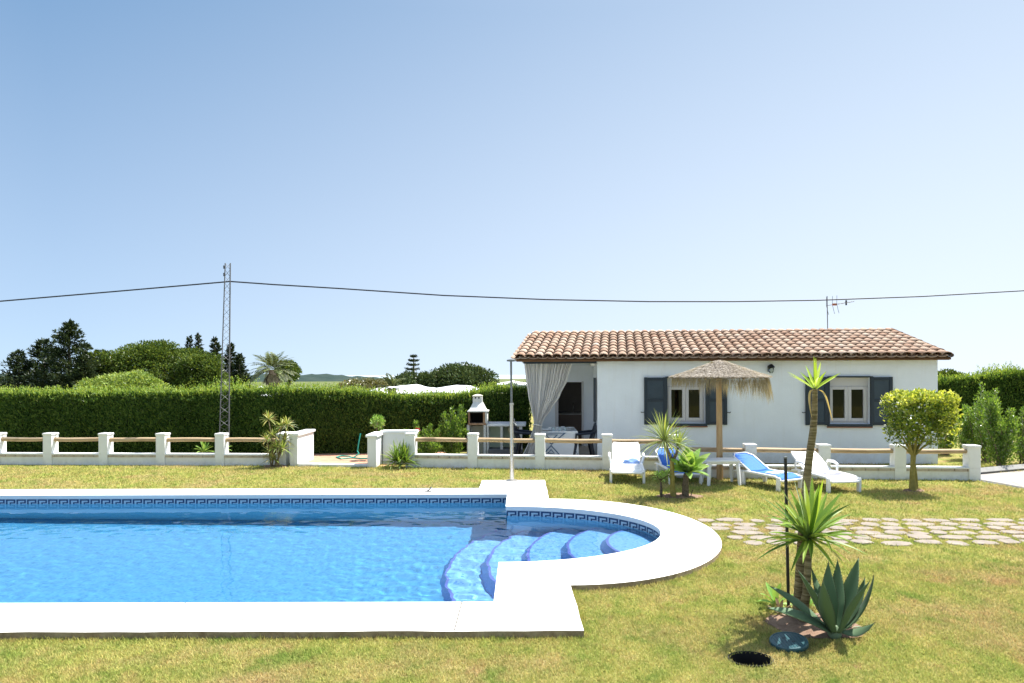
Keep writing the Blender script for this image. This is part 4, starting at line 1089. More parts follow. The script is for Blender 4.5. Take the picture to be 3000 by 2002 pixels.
# white plastic greenhouses
gh = plain("white_greenhouse_film", (.74, .76, .78), .5, (.66, .68, .7), .6, coord='pos')
def greenhouse(label, p0, p1, ytop, yb, Y, bays):
    a, b = at(p0, ytop, Y), at(p1, ytop, Y); zg = at(p0, yb, Y).z; r = empty("greenhouse", ((a.x + b.x) / 2, Y, fzz(a.x, Y)), label, "greenhouse")
    P = []
    n = bays * 10
    for i in range(n + 1):
        t = i / n; x = a.x + (b.x - a.x) * t; z = a.z + (b.z - a.z) * t - .35 * (1 - math.sin(t * bays * math.pi) ** 2) + .05 * math.sin(t * 31) 
        P.append([(x, Y - .0, z - 2.5), (x, Y, z - .2), (x, Y + 1.5, z), (x, Y + 16, z)])
    mb = MB(); mb.grid(P); mb.build("film_roof", gh, r, smooth=True)
    mb = MB()
    for i in range(bays + 1):
        x = a.x + (b.x - a.x) * i / bays; mb.tube([(x, Y - .08, fzz(x, Y) - .2), (x, Y - .08, a.z - .55)], .06, 6)
    mb.build("frame_posts", galv, r)
greenhouse("long white plastic greenhouse roof beyond the lower stretch of hedge", 1010, 1375, 1139, 1165, 42, 2)
greenhouse("white plastic greenhouse roof half hidden behind the mast", 540, 745, 1149, 1160, 38, 1)
greenhouse("distant white greenhouse roof just beside the shower pole", 1452, 1640, 1119, 1140, 95, 2)
tag(MB().prism([(0, 0), (4.2, 0), (4.2, 3), (0, 3)], 0, .1).build("far_shed_roof", plain("grey_brown_sheet_roof", (.32, .25, .2), .9)), "low brown shed roof behind the hedge by the tall palm", "shed")
o = bpy.data.objects["far_shed_roof"]; p = at(872, 1128, 70); o.location = (p.x, 70, p.z - .6); o.name = "shed"
me = o.data
for v in me.vertices:
    if v.co.z > .05: v.co.z = .6 if 1 < v.co.x < 3.5 else .1
MB().box((p.x + 2.1, 71.5, p.z - 2.0), (4.0, 2.8, 2.8)).build("shed_wall", white, o)
# white chimney-like post behind hedge near palm
q = at(762, 1140, 26); cp_ = empty("vent_post", (q.x, q.y, 0), "short white capped post showing above the hedge under the tall palm", "post")
MB().tube([(q.x, q.y, 0), (q.x, q.y, q.z)], .11, 10).build("post_shaft", white, cp_); MB().lathe((q.x, q.y, q.z), [(.17, 0), (.17, .06), (.05, .12)], 12).build("cap", white, cp_)

# ------------------------------------------------------------------ mast and cable
YM = 14.95
b0, t0 = at(659, 1338, YM), at(669, 772, YM); b0.z = 0
ms = empty("lattice_mast", b0, "slender grey triangular lattice mast standing before the hedge, carrying the overhead cable", "mast")
def tri(c, r): return [c + Vector((r * math.cos(a), r * math.sin(a), 0)) for a in (math.radians(205), math.radians(335), math.radians(80))]
fb, ft = tri(b0, .135), tri(t0, .068)
for i in range(3):
    MB().tube([fb[i], ft[i]], .0135, 6).build("corner_leg", galv, ms)
mb = MB(); nz = 15
for k in range(nz):
    for i in range(3):
        j = (i + 1) % 3
        a = fb[i].lerp(ft[i], k / nz); c = fb[j].lerp(ft[j], (k + .5) / nz); e = fb[i].lerp(ft[i], (k + 1) / nz)
        mb.tube([a, c, e], .005, 4)
mb.build("zigzag_bracing", galv, ms)
for py in (783, 805):
    a, c = at(664, py, YM), at(656, py, YM)
    i_ = MB().tube([a, c], .004, 5).build("insulator_arm", galv, ms)
    MB().lathe(c, [(.006, -.04), (.018, -.03), (.012, 0), (.02, .02), (.006, .045)], 10).build("insulator", galv_dk, i_)
cpt = [(-7000, 830, 15), (-4500, 985, 15), (-2600, 1015, 15), (-1400, 985, 15), (-700, 942, 15), (-300, 911, 15), (0, 883, 15), (330, 855, 15), (664, 826, YM), (674, 825, YM), (800, 834, 15.1), (1000, 846, 15.3), (1300, 866, 15.6), (1600, 878, 16), (1900, 884, 16.3), (2150, 884, 16.6), (2400, 880, 16.9), (2700, 869, 17.2), (3000, 852, 17.6), (3600, 800, 18.4), (5000, 640, 20)]
tag(MB().tube([at(*c) for c in cpt], .0165, 6).build("overhead_cable", galv_dk, smooth=True), "thick dark overhead cable sagging across the sky from the lattice mast", "cable")

# ================================================================== BARBECUE AND COUNTER
YB = 15.5
bbq_w = plain("sooty_white_bbq_paint", (.74, .75, .74), .85, (.6, .6, .57), 5, bump=.2, coord='pos')
brick_r = plain("firebrick", (.34, .19, .11), .9, (.45, .3, .2), 14, coord='pos')
soot = plain("soot_black", (.012, .01, .009), .95)
def bx(px0, px1, py0, py1, Y, d, mat, name, root, bev=.006, z0=None):
    a, b = at(px0, py1, Y), at(px1, py0, Y); zz = a.z if z0 is None else z0
    return MB().box(((a.x + b.x) / 2, Y + d / 2, (zz + b.z) / 2), (b.x - a.x, d, b.z - zz), bev=bev).build(name, mat, root)
q = at(1398, 1330, YB); bq = empty("barbecue", (q.x, YB, 0), "white masonry barbecue with a tapering chimney hood and blackened firebox", "barbecue")
bx(1368, 1375.5, 1246, 1330, YB, .5, bbq_w, "side_wall", bq, z0=0); bx(1416.5, 1424, 1246, 1330, YB, .5, bbq_w, "side_wall", bq, z0=0)
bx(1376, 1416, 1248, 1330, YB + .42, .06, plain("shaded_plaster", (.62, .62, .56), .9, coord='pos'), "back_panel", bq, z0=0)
bx(1371, 1424, 1240, 1246, YB - .02, .52, brick_r, "hearth_slab", bq)
bx(1372, 1376, 1208, 1240, YB + .002, .46, brick_r, "firebox_side", bq); bx(1415, 1421, 1208, 1240, YB + .002, .46, brick_r, "firebox_side", bq)
bx(1421.3, 1427, 1208, 1245, YB + .004, .48, bbq_w, "firebox_cheek", bq)
bx(1376.4, 1414.6, 1210, 1240, YB + .38, .05, soot, "firebox_back", bq); bx(1376.4, 1414.6, 1209, 1212, YB + .02, .36, soot, "firebox_roof", bq)
bx(1376.6, 1414.4, 1239.2, 1240.2, YB + .02, .34, soot, "ash_bed", bq)
bx(1368, 1430, 1204.5, 1208, YB - .03, .55, bbq_w, "hood_ledge", bq)
a, b_ = at(1373, 1204.3, YB), at(1424, 1204.3, YB); c, d_ = at(1385, 1180, YB), at(1412, 1180, YB)
mb = MB(); V = []
for (l, r__, dy0, dy1) in ((a, b_, 0, .48), (c, d_, .14, .36)):
    V.append([mb.b.verts.new((l.x, YB + dy0, l.z)), mb.b.verts.new((r__.x, YB + dy0, l.z)), mb.b.verts.new((r__.x, YB + dy1, l.z)), mb.b.verts.new((l.x, YB + dy1, l.z))])
for i in range(4): mb.b.faces.new((V[0][i], V[0][(i + 1) % 4], V[1][(i + 1) % 4], V[1][i]))
mb.b.faces.new(V[1]); mb.b.faces.new(V[0][::-1]); mb.build("hood", bbq_w, bq)
bx(1385, 1412, 1162, 1179.8, YB + .14, .22, bbq_w, "chimney", bq)
for p in (1393, 1403):
    w_ = at(p, 1166, YB + .139); MB().tube([w_, w_ + Vector((0, .03, 0))], .022, 10).build("smoke_vent", soot, bq)
c0 = at(1399, 1162, YB + .25)
MB().lathe(c0, [(.175, 0), (.175, .025), (.04, .055)], 4, ).build("chimney_cap", plain("cream_chimney_cap", (.7, .66, .55), .85), bq, M=Matrix.Translation(c0) @ Matrix.Rotation(math.pi / 4, 4, 'Z') @ Matrix.Translation(-c0))
q = at(1482, 1330, YB); ct = empty("outdoor_counter", (q.x, YB, 0), "white outdoor sink counter with open shelves joined to the barbecue", "counter")
bx(1426, 1540, 1246, 1250, YB - .02, .5, bbq_w, "worktop", ct); bx(1430, 1541, 1236, 1246, YB + .46, .05, plain("blue_grey_splashback", (.55, .57, .64), .7, coord='pos'), "splashback", ct)
for p0, p1 in ((1426, 1432), (1466, 1473), (1521, 1530)): bx(p0, p1, 1250, 1320, YB, .44, bbq_w, "divider", ct, z0=0)
bx(1426, 1530, 1250, 1320, YB + .445, .05, plain("grey_green_back_render", (.62, .70, .56), .9, (.54, .63, .46), 4, coord='pos'), "back_panel", ct, z0=0)
bx(1430, 1532, 1318, 1332, YB - .1, .6, plain("dark_plinth", (.16, .16, .17), .9), "plinth", ct, z0=0)
c = at(1503, 1256, YB + .2); MB().lathe(c, [(.02, -.12), (.11, -.11), (.135, -.02), (.14, .03)], 18).build("sink_bowl", plain("cream_sink", (.55, .52, .36), .5), ct, smooth=True)
c = at(1507, 1246, YB + .3); MB().tube([c, c + Vector((0, 0, .12)), c + Vector((0, -.04, .16)), c + Vector((0, -.11, .14))], .011, 6).build("tap", steel, ct)

# ================================================================== PORCH TABLE
tc = hw(hA(1642, .9), .9); tb = empty("dining_table", tc, "porch dining table covered with a white cloth printed with dark triangles", "table")
L2, L3, TZ = .98, .8, .66
cloth = plain("white_table_cloth", (.80, .80, .80), .9); clb = plain("dark_cloth_print", (.10, .16, .24), .9)
tl = tc + Vector((-.12, .0, 0))
MB().box(tl + Vector((0, 0, TZ)), (L2, L3, .02), bev=.006).build("tabletop", cloth, tb)
mb = MB(); ring = []
n = 120
for k in range(n):
    t = k / n * 4; sidx = int(t); f = t - sidx
    p = [(-.5 + f, -.5), (.5, -.5 + f), (.5 - f, .5), (-.5, .5 - f)][sidx]
    ring.append(p)
rows = []
for z, e in ((TZ + .013, 1.012), (TZ - .03, 1.03), (TZ - .25, 1.05), (.10, 1.08)):
    row = []
    for k, (x, y) in enumerate(ring):
        w_ = 1 + .02 * math.sin(k * .55) * (1.03 - z / TZ) * 2
        row.append(tl + Vector((x * L2 * e * w_, y * L3 * e * w_, z)))
    rows.append(row + [row[0]])
mb.grid(rows); mb.build("cloth_skirt", cloth, tb, smooth=True)
def fx(x, z): return tl + Vector((x, -.5 * L3 * 1.085 - .012, z))
mb = MB()
def tri_outline(x0, x1, zb, zt, w):
    xm = (x0 + x1) / 2
    A_, B_, C_ = Vector((x0, 0, zb)), Vector((x1, 0, zb)), Vector((xm, 0, zt)); g = (A_ + B_ + C_) / 3
    for P_, Q_ in ((A_, B_), (B_, C_), (C_, A_)):
        p1, q1 = P_.lerp(g, w), Q_.lerp(g, w); mb.face([fx(v.x, v.z) for v in (P_, Q_, q1, p1)])
tri_outline(-.34, .08, .13, .36, .22); tri_outline(-.22, -.04, .16, .26, .35); tri_outline(.38, .5, .13, .24, .3)
tri_outline(-.46, .22, .64, .36, .18); tri_outline(-.28, .04, .60, .45, .3)
mb.build("triangle_print", clb, tb, recalc=False)
china = plain("white_china", (.8, .8, .8), .25); glassb = plain("blue_grey_glass", (.35, .45, .52), .15)
def cup(px, Y_b, s=1.0, lab=""):
    p = hw(hA(px, Y_b), Y_b, TZ + .012); o = empty("cup", p, lab, "cup", "crockery on the porch table")
    MB().lathe(p, [(.025 * s, 0), (.04 * s, .02), (.05 * s, .075 * s), (.046 * s, .073 * s), (.03 * s, .02)], 14, cap=False).build("bowl", china, o, smooth=True)
    MB().tube([p + Vector((.045 * s, 0, .06 * s)), p + Vector((.075 * s, 0, .05 * s)), p + Vector((.07 * s, 0, .025 * s)), p + Vector((.04 * s, 0, .02 * s))], .006, 5).build("handle", china, o)
for k, px in enumerate((1612, 1633, 1648)): cup(px, .75 + .1 * k, 1.0, "white cup standing on the porch table")
def plates(px, b, n, r, lab):
    p = hw(hA(px, b), b, TZ + .012); o = empty("plate_stack", p, lab, "plates", "crockery on the porch table"); 
    for k in range(n): MB().lathe(p + Vector((0, 0, k * .012)), [(r * .5, 0), (r, .016), (r, .02), (r * .5, .006)], 20).build("plate", china, o)
plates(1668, .8, 5, .12, "short stack of white plates at the door end of the porch table")
plates(1598, .6, 2, .13, "pair of white plates set at the curtain end of the porch table")
for px in (1622, 1640, 1655):
    p = hw(hA(px, .55), .55, TZ + .012)
    tag(MB().lathe(p, [(.028, 0), (.034, .09), (.03, .09), (.025, .008)], 12).build("glass_tumbler", glassb, smooth=True), "blue-grey tumbler standing on the porch table", "glass", "tumblers on the porch table")
chm = plain("black_resin_chair", (.018, .022, .035), .4)
def chair(loc, rz, label):
    r = empty("garden_chair", (0, 0, 0), label, "chair", None)
    MB().box((0, 0, .40), (.46, .44, .035), bev=.012).build("seat", chm, r)
    rows = [[Vector((x, .2 + .14 * t + .05 * (1 - (x / .22) ** 2), .42 + .42 * t)) for x in np.linspace(-.22, .22, 9)] for t in np.linspace(0, 1, 7)]
    mb = MB(); mb.grid(rows); o = mb.build("backrest", chm, r); sm = o.modifiers.new("thick", 'SOLIDIFY'); sm.thickness = .025
    for sx in (-1, 1):
        MB().tube([(sx * .24, -.2, .38), (sx * .25, -.18, .60), (sx * .25, .18, .63), (sx * .22, .26, .64)], [.03, .032, .034, .03], 6).build("armrest", chm, r)
        for sy in (-1, 1): MB().tube([(sx * .2, sy * .18, .40), (sx * .24, sy * .25, 0)], [.045, .03], 6).build("leg", chm, r)
    r.location = loc; r.rotation_euler.z = rz; return r
chair(hw(hA(1706, .75), .75), math.radians(-88), "black plastic armchair at the door end of the porch table")
chair(hw(hA(1543, .8), .8), math.radians(80), "black plastic chair half hidden behind the striped curtain")

# ================================================================== SUN LOUNGERS, TABLE, PARASOL
def lounger(label, sling, towel=None, back=36, group="sun loungers on the lawn"):
    r = empty("sun_lounger", (0, 0, 0), label, "sun lounger", group)
    zs, w = .30, .29
    yh = .02; yf = -.78; lb = .62; ang = math.radians(back)
    def prof(t):   # along seat foot->hinge
        y = yf + (yh - yf) * t; z = zs - .07 * max(0, 1 - t / .22) ** 2 + .012 * math.sin(t * 3.1)
        return y, z
    mat = sling or plastic
    ws = w - .02 if sling else w
    rows = [[Vector((x * ws, prof(t)[0], prof(t)[1] - .018 * (1 - x * x))) for x in np.linspace(-1, 1, 9)] for t in np.linspace(0, 1, 15)]
    mb = MB(); mb.grid(rows); o = mb.build("seat", mat, r, smooth=True); sm = o.modifiers.new("t", 'SOLIDIFY'); sm.thickness = .022 if not sling else .008; sm.offset = -1
    if not sling:
        mb = MB()
        for t in np.linspace(.1, .95, 12):
            y, z = prof(t); mb.box((0, y, z + .003), (w * 1.7, .01, .004))
        mb.build("seat_grooves", plain("plastic_groove_shadow_gap", (.55, .56, .58), .6) if "groove" not in CACHE else CACHE["groove"], o)
    c0, s0 = math.cos(ang), math.sin(ang)
    def bp(x, u):  # back: u 0..1 up
        k = 1 - .12 * max(0, (u - .78) / .22) ** 2 if not sling else 1 - .25 * max(0, (u - .8) / .2) ** 2
        d = .02 * (1 - x * x)
        return Vector((x * ws * k, yh + u * lb * c0 + d * s0, zs + u * lb * s0 - d * c0))
    mb = MB(); mb.grid([[bp(x, u) for x in np.linspace(-1, 1, 9)] for u in np.linspace(0, 1, 13)])
    b = mb.build("backrest", mat, r, smooth=True); sm = b.modifiers.new("t", 'SOLIDIFY'); sm.thickness = .025 if not sling else .008; sm.offset = -1
    if sling:
        pts = [bp(-1.04, 0)] + [bp(-1.04, u) for u in (.4, .8)] + [bp(-.8, 1.0), bp(0, 1.02), bp(.8, 1.0)] + [bp(1.04, u) for u in (.8, .4, 0)]
        MB().tube(pts, .018, 8).build("back_frame", plastic, b, smooth=True)
    for sx in (-1, 1):
        x = sx * (w + .012)
        rail = [(x, yf - .01, zs - .085), (x, yf + .12, zs - .025), (x, yh, zs - .015), (x, yh + .3, zs - .02), (x, yh + .42, zs - .05)]
        MB().tube(rail, [.024, .027, .027, .026, .022], 8).build("side_rail", plastic, r, smooth=True)
        for y0, dy in ((yf + .06, -.03), (yh + .12, .05)):
            mb = MB(); mb.box((x + sx * .012, y0 + dy * .5, zs * .45), (.05, .085, zs * .95), bev=.016, rx=-dy * 1.4); mb.build("leg", plastic, r, smooth=True)
        if not sling:
            ax_ = sx * (w + .055)
            MB().tube([(ax_ - sx * .03, yh - .12, zs), (ax_, yh - .1, zs + .13), (ax_, yh + .02, zs + .17), (ax_, yh + .2, zs + .16), (ax_, yh + .25, zs + .08), (ax_ - sx * .03, yh + .26, zs)], [.022, .026, .03, .028, .024, .02], 8).build("armrest", plastic, r, smooth=True)
    MB().box((0, yf - .005, zs - .09), (w * 2, .05, .035), bev=.012).build("foot_rail", plastic, r)
    return r
CACHE = {"groove": plain("shaded_plastic_groove", (.6, .6, .62), .6)}
def place(o, loc, rz, s=1.0):
    o.location = loc; o.rotation_euler.z = math.radians(rz); o.scale = (s, s, s); return o
def on(o, x, y, z):
    return o.location + Matrix.Rotation(o.rotation_euler.z, 3, 'Z') @ (Vector((x, y, z)) * o.scale.x)
l1 = place(lounger("white plastic sun lounger with raised back and a bunched blue towel, nearest the shower", None, back=36), (2.02, 12.15, 0), -8, .95)
l2 = place(lounger("blue sling sun lounger mostly hidden behind the agave cluster", blue_fab, back=28), (2.92, 12.0, 0), 3, .9)
l3 = place(lounger("blue sling sun lounger with a folded pale blue towel beside the parasol pole", blue_fab, back=30), (4.30, 11.30, 0), 27, .86)
l4 = place(lounger("white plastic sun lounger with a grey lilac towel behind the tall yucca trunk", None, back=32), (5.30, 11.16, 0), 9, .90)
def towel(label, o, x, y, z, w, d, h, mat, rz=0, bunch=0):
    r2 = random.Random(len(label)); rows = []
    n, m = 14, 8
    mb = MB(); layers = 2 if not bunch else 1
    for k in range(layers):
        P = []
        for i in range(n + 1):
            row = []
            for j in range(m + 1):
                u, v = i / n - .5, j / m - .5
                e = max(0, 1 - (2 * abs(u)) ** 6) * max(0, 1 - (2 * abs(v)) ** 4)
                zz = h * (k + 1) / layers * e ** .5 + (bunch * h * .8 * math.sin(u * 9 + v * 5) * e if bunch else .004 * math.sin(u * 15))
                row.append(Vector((x + u * w * (1 + .02 * k), y + v * d * (1 - .03 * k) + .01 * math.sin(u * 7), z + zz)))
            P.append(row)
        mb.grid(P)
    ob = mb.build("towel", mat, smooth=True); sm = ob.modifiers.new("t", 'SOLIDIFY'); sm.thickness = .008
    me = ob.data; M = Matrix.Translation(o.location) @ Matrix.Rotation(o.rotation_euler.z, 4, 'Z') @ Matrix.Scale(o.scale.x, 4)
    c = M @ Vector((x, y, z)); me.transform(Matrix.Translation(-c) @ M); ob.location = c
    return tag(ob, label, "towel", None)
towel("bunched mid-blue towel on the white lounger nearest the shower", l1, .10, -.10, .298, .34, .26, .075, towel_b, bunch=.5)
towel("folded pale blue towel on the seat of the blue lounger", l3, .0, -.42, .296, .50, .24, .045, towel_l)
towel("folded grey lilac towel on the white lounger behind the tall yucca", l4, .0, -.42, .296, .40, .2, .04, towel_p)
# side table
tbl = empty("side_table", (0, 0, 0), "low white plastic table between the loungers in front of the parasol pole", "side table")
MB().box((0, 0, .435), (.60, .40, .045), bev=.018).build("tabletop", plastic, tbl)
MB().box((0, 0, .40), (.55, .35, .04), bev=.008).build("apron", plastic, tbl)
for sx in (-1, 1):
    for sy in (-1, 1):
        MB().tube([(sx * .255, sy * .155, .41), (sx * .285, sy * .185, .0)], [.038, .03], 4).build("leg", plastic, tbl)
place(tbl, (3.60, 11.36, 0), 3)
# thatched parasol
thatch_b = plain("matted_heather_thatch", (.15, .12, .095), .95, (.33, .28, .23), 22, bump=1.0, bscale=60, spec=.05)
straw = leafmat("heather_straw", [(.21, .18, .155), (.38, .34, .30), (.52, .48, .43), (.29, .25, .215)], trans=.15, gloss=.01)
straw2 = leafmat("golden_straw_fringe", [(.26, .22, .165), (.41, .36, .28), (.32, .28, .215)], trans=.3, gloss=.01)
pb = gr(2109, 1406); PT = at(2109, 1052, pb.y).z
um = empty("thatched_parasol", pb, "heather-thatched beach parasol with a shaggy straw fringe on a log pole", "parasol")
MB().tube([pb + Vector((0, 0, -.1)), pb + Vector((-.01, 0, 1.2)), pb + Vector((-.02, 0, PT - .05))], [.062, .056, .05], 12).build("pole", pole_m, um, smooth=True)
RR = .86
def cz(r, a=0):   # canopy height at radius
    return PT - .32 * (r / RR) ** .98 + .05 * max(0, r / RR - .75)
rows = []
for k in range(14):
    r_ = RR * k / 13 + .01; rows.append([pb + Vector((r_ * math.cos(t), r_ * math.sin(t), cz(r_) - .03 + .012 * math.sin(5 * t) * (r_ / RR))) for t in np.linspace(0, 2 * math.pi, 49)])
rows += [[pb + Vector(((RR + .0) * math.cos(t), (RR) * math.sin(t), cz(RR) - .06)) for t in np.linspace(0, 2 * math.pi, 49)]]
mb = MB(); mb.grid(rows); cn = mb.build("canopy", thatch_b, um, smooth=True); cn.modifiers.new("t", 'SOLIDIFY').thickness = .02
rs = np.random.RandomState(77); n = 26000
r_ = RR * 1.01 * np.sqrt(rs.rand(n)); t = rs.rand(n) * 2 * math.pi
P = np.stack([pb.x + r_ * np.cos(t), pb.y + r_ * np.sin(t), PT - .32 * (r_ / RR) ** .98 + .05 * np.maximum(0, r_ / RR - .75) - .02 + rs.rand(n) * .012], 1)
D = np.stack([np.cos(t) + rs.normal(size=n) * .45, np.sin(t) + rs.normal(size=n) * .45, -.30 + rs.normal(size=n) * .12], 1)
leaves("thatch", P, D, np.stack([np.cos(t) * .3, np.sin(t) * .3, np.ones(n)], 1) + rs.normal(size=(n, 3)) * .3, .06 + .06 * rs.rand(n), .007, straw, cn)
n = 2200; t = rs.rand(n) * 2 * math.pi; r_ = RR * (.96 + .06 * rs.rand(n))
P = np.stack([pb.x + r_ * np.cos(t), pb.y + r_ * np.sin(t), cz(RR) - .02 - .05 * rs.rand(n)], 1)
D = np.stack([np.cos(t) * .10 + rs.normal(size=n) * .10, np.sin(t) * .10 + rs.normal(size=n) * .10, -np.ones(n)], 1)
ll = (.10 + .28 * rs.rand(n) ** 1.8) * (1 + .45 * np.cos(t - .2))
leaves("fringe", P, D, rs.normal(size=(n, 3)), ll, .005 + .003 * rs.rand(n), straw2, um)
mb = MB()
for k in range(8):
    a = k * math.pi / 4 + .2; mb.tube([pb + Vector((.05 * math.cos(a), .05 * math.sin(a), PT - .1)), pb + Vector((.86 * math.cos(a), .86 * math.sin(a), cz(.86) - .07))], .014, 5)
mb.build("rib", pole_m, um)

# shower
sb = gr(1500, 1409, .06)
shw = empty("pool_shower", sb, "slim telescopic steel shower pole standing on the white pool edge", "shower")
def zp(py): return at(1498, py, sb.y).z
x0 = sb.x; 
MB().lathe((x0, sb.y, .06), [(.11, 0), (.11, .012), (.04, .022)], 20).build("base_plate", steel, shw)
MB().tube([(x0, sb.y, .07), (x0 - .003, sb.y, zp(1340))], .040, 14).build("lower_tube", steel, shw, smooth=True)
MB().tube([(x0 - .003, sb.y, zp(1339)), (x0 - .006, sb.y, zp(1183))], .032, 14).build("middle_tube", steel, shw, smooth=True)
MB().tube([(x0 - .006, sb.y, zp(1182)), (x0 - .012, sb.y, zp(1058))], .019, 12).build("upper_tube", steel_dk, shw, smooth=True)
for py, rr_ in ((1340, .045), (1184, .038), (1240, .037)):
    MB().tube([(x0 - .004, sb.y, zp(py) - .016), (x0 - .004, sb.y, zp(py) + .016)], rr_, 14).build("collar", steel, shw, smooth=True)
k_ = MB(); k_.tube([(x0, sb.y, zp(1240)), (x0 + .05, sb.y - .03, zp(1240)), (x0 + .075, sb.y - .04, zp(1247))], [.016, .014, .02], 8); k_.build("valve_handle", steel_dk, shw, smooth=True)
MB().lathe((x0 - .005, sb.y, zp(1058)), [(.035, -.012), (.085, -.006), (.085, .02), (.03, .035)], 20).build("shower_head", steel_dk, shw)
MB().lathe(gr(1512, 1421, .06), [(.04, .0), (.04, .005)], 12).build("drain_cover", steel, shw)

# ================================================================== PLANTS
def sword(mb, base, ctrl, tip, w, kind="yucca", fold=.25, n=10, up=None):
    """one strap leaf: quadratic curve, V-folded, three columns of vertices"""
    base, ctrl, tip = Vector(base), Vector(ctrl), Vector(tip); rows = []
    up = Vector(up) if up is not None else Vector((0, 0, 1))
    for i in range(n + 1):
        t = i / n; p = base * (1 - t) ** 2 + ctrl * 2 * t * (1 - t) + tip * t * t
        d = ((ctrl - base) * (1 - t) + (tip - ctrl) * t)
        if d.length < 1e-6: d = tip - base
        d.normalize(); s = d.cross(up)
        if s.length < .15: s = d.cross(Vector((0, -1, .0)))
        s.normalize(); nn = s.cross(d)
        if kind == "agave": f = (.48 + 1.1 * t - .15 * t * t) if t < .42 else 0.909 * max(0, (1 - ((t - .42) / .58) ** 1.9))
        elif kind == "fox": f = (.45 + 1.3 * t) if t < .42 else max(0, 1 - ((t - .42) / .58) ** 2.2)
        else: f = (.7 + .6 * t) if t < .4 else .94 * max(0, 1 - ((t - .4) / .6) ** 1.7)
        f = max(f, .02); hw_ = w * .5 * f
        rows.append([p - s * hw_ + nn * hw_ * fold * 2, p - nn * 0, p + s * hw_ + nn * hw_ * fold * 2])
    mb.grid(rows); return mb
def rosette(mb, c, n, L, w, el0, el1, seed, sag=.12, kind="yucca", fold=.25, az0=0):
    r2 = random.Random(seed)
    for i in range(n):
        az = az0 + i * 2.39996 + r2.uniform(-.3, .3); u = i / max(1, n - 1); el = el0 + (el1 - el0) * u + r2.uniform(-.12, .12); l = L * r2.uniform(.75, 1.1)
        h = Vector((math.cos(az), math.sin(az), 0)); d = h * math.cos(el) + Vector((0, 0, math.sin(el)))
        b = Vector(c) + d * .02; tip = b + d * l + Vector((0, 0, -sag * l * (1.2 - u))); ct = b + d * l * .55 + Vector((0, 0, .04 * l))
        sword(mb, b, ct, tip, w * r2.uniform(.8, 1.15), kind, fold)
    return mb
# --- soil patches
def soil(name, c, rx, ry, seed):
    r2 = random.Random(seed); poly = [(c.x + rx * math.cos(t) * r2.uniform(.8, 1.1), c.y + ry * math.sin(t) * r2.uniform(.75, 1.1)) for t in np.linspace(0, 2 * math.pi, 25)[:-1]]
    b = MB(); cen = b.b.verts.new((c.x, c.y, .035)); ring = [b.b.verts.new((x, y, .004)) for x, y in poly]; mid = [b.b.verts.new((c.x + (x - c.x) * .6, c.y + (y - c.y) * .6, .022 + r2.uniform(0, .022))) for x, y in poly]
    for i in range(24):
        j = (i + 1) % 24; b.b.faces.new((ring[i], ring[j], mid[j], mid[i])); b.b.faces.new((mid[i], mid[j], cen))
    return tag(b.build(name, soil_m, smooth=True), kind="structure")
SOILS = [(gr(2385, 1834), .40, .30), (gr(1990, 1455), .42, .22), (gr(2675, 1439), .20, .13), (gr(805, 1368), .3, .2)]
for i, (c, a, b) in enumerate(SOILS): soil("soil_patch", c, a, b, 60 + i)
# --- foreground yucca
YB0 = gr(2337, 1822); yy = YB0.y
yc_ = empty("yucca", YB0, "tall two-stemmed yucca in the foreground with a full low rosette and a small high crown", "yucca")
tp = [(2338, 1822, yy), (2343, 1740, yy + .02), (2347, 1640, yy + .04), (2353, 1520, yy + .07), (2361, 1430, yy + .08), (2371, 1340, yy + .06), (2382, 1265, yy + .04), (2386, 1205, yy + .02), (2387, 1140, yy)]
k = yy / F
MB().tube([at(*p) for p in tp], [k * v for v in (19, 16.5, 14, 12, 11.3, 10.8, 10.2, 8.5, 7.6)], 14).build("tall_trunk", trunk_p, yc_, smooth=True)
tp2 = [(2350, 1815, yy - .06), (2362, 1740, yy - .1), (2367, 1660, yy - .1), (2369, 1575, yy - .08)]
MB().tube([at(*p) for p in tp2], [k * v for v in (15, 11, 9.5, 10)], 14).build("short_trunk", trunk_p, yc_, smooth=True)
cc_ = at(2369, 1578, yy - .08)
TIPS = [(2325, 1402), (2312, 1432), (2256, 1436), (2262, 1462), (2243, 1517), (2243, 1536), (2250, 1560), (2243, 1596), (2356, 1406), (2380, 1397), (2412, 1402), (2468, 1441), (2499, 1475), (2494, 1506), (2507, 1558), (2512, 1597), (2288, 1506), (2290, 1470), (2490, 1530), (2396, 1430), (2340, 1430), (2368, 1440), (2400, 1415), (2480, 1545), (2262, 1580), (2425, 1440), (2300, 1560), (2450, 1590), (2280, 1540)]
mb = MB(); r2 = random.Random(4)
for i, (px, py) in enumerate(TIPS):
    q = at(px, py, yy - .08); pl = (q - cc_).length; L = r2.uniform(.50, .60)
    dy = math.sqrt(max(0, L * L - pl * pl)) * (1 if i % 2 else -1) * .85
    q = at(px, py, yy - .08 + dy); d = q - cc_; b = cc_ + d * .04 + Vector((0, 0, r2.uniform(-.03, .05)))
    sword(mb, b, b + d * .5 + Vector((0, 0, .035)), q, k * r2.uniform(14, 20), up=(r2.uniform(-.2, .2), -.4, 1))
rosette(mb, cc_ + Vector((0, 0, .0)), 26, .46, k * 15, -.4, 1.0, 9, sag=.14)
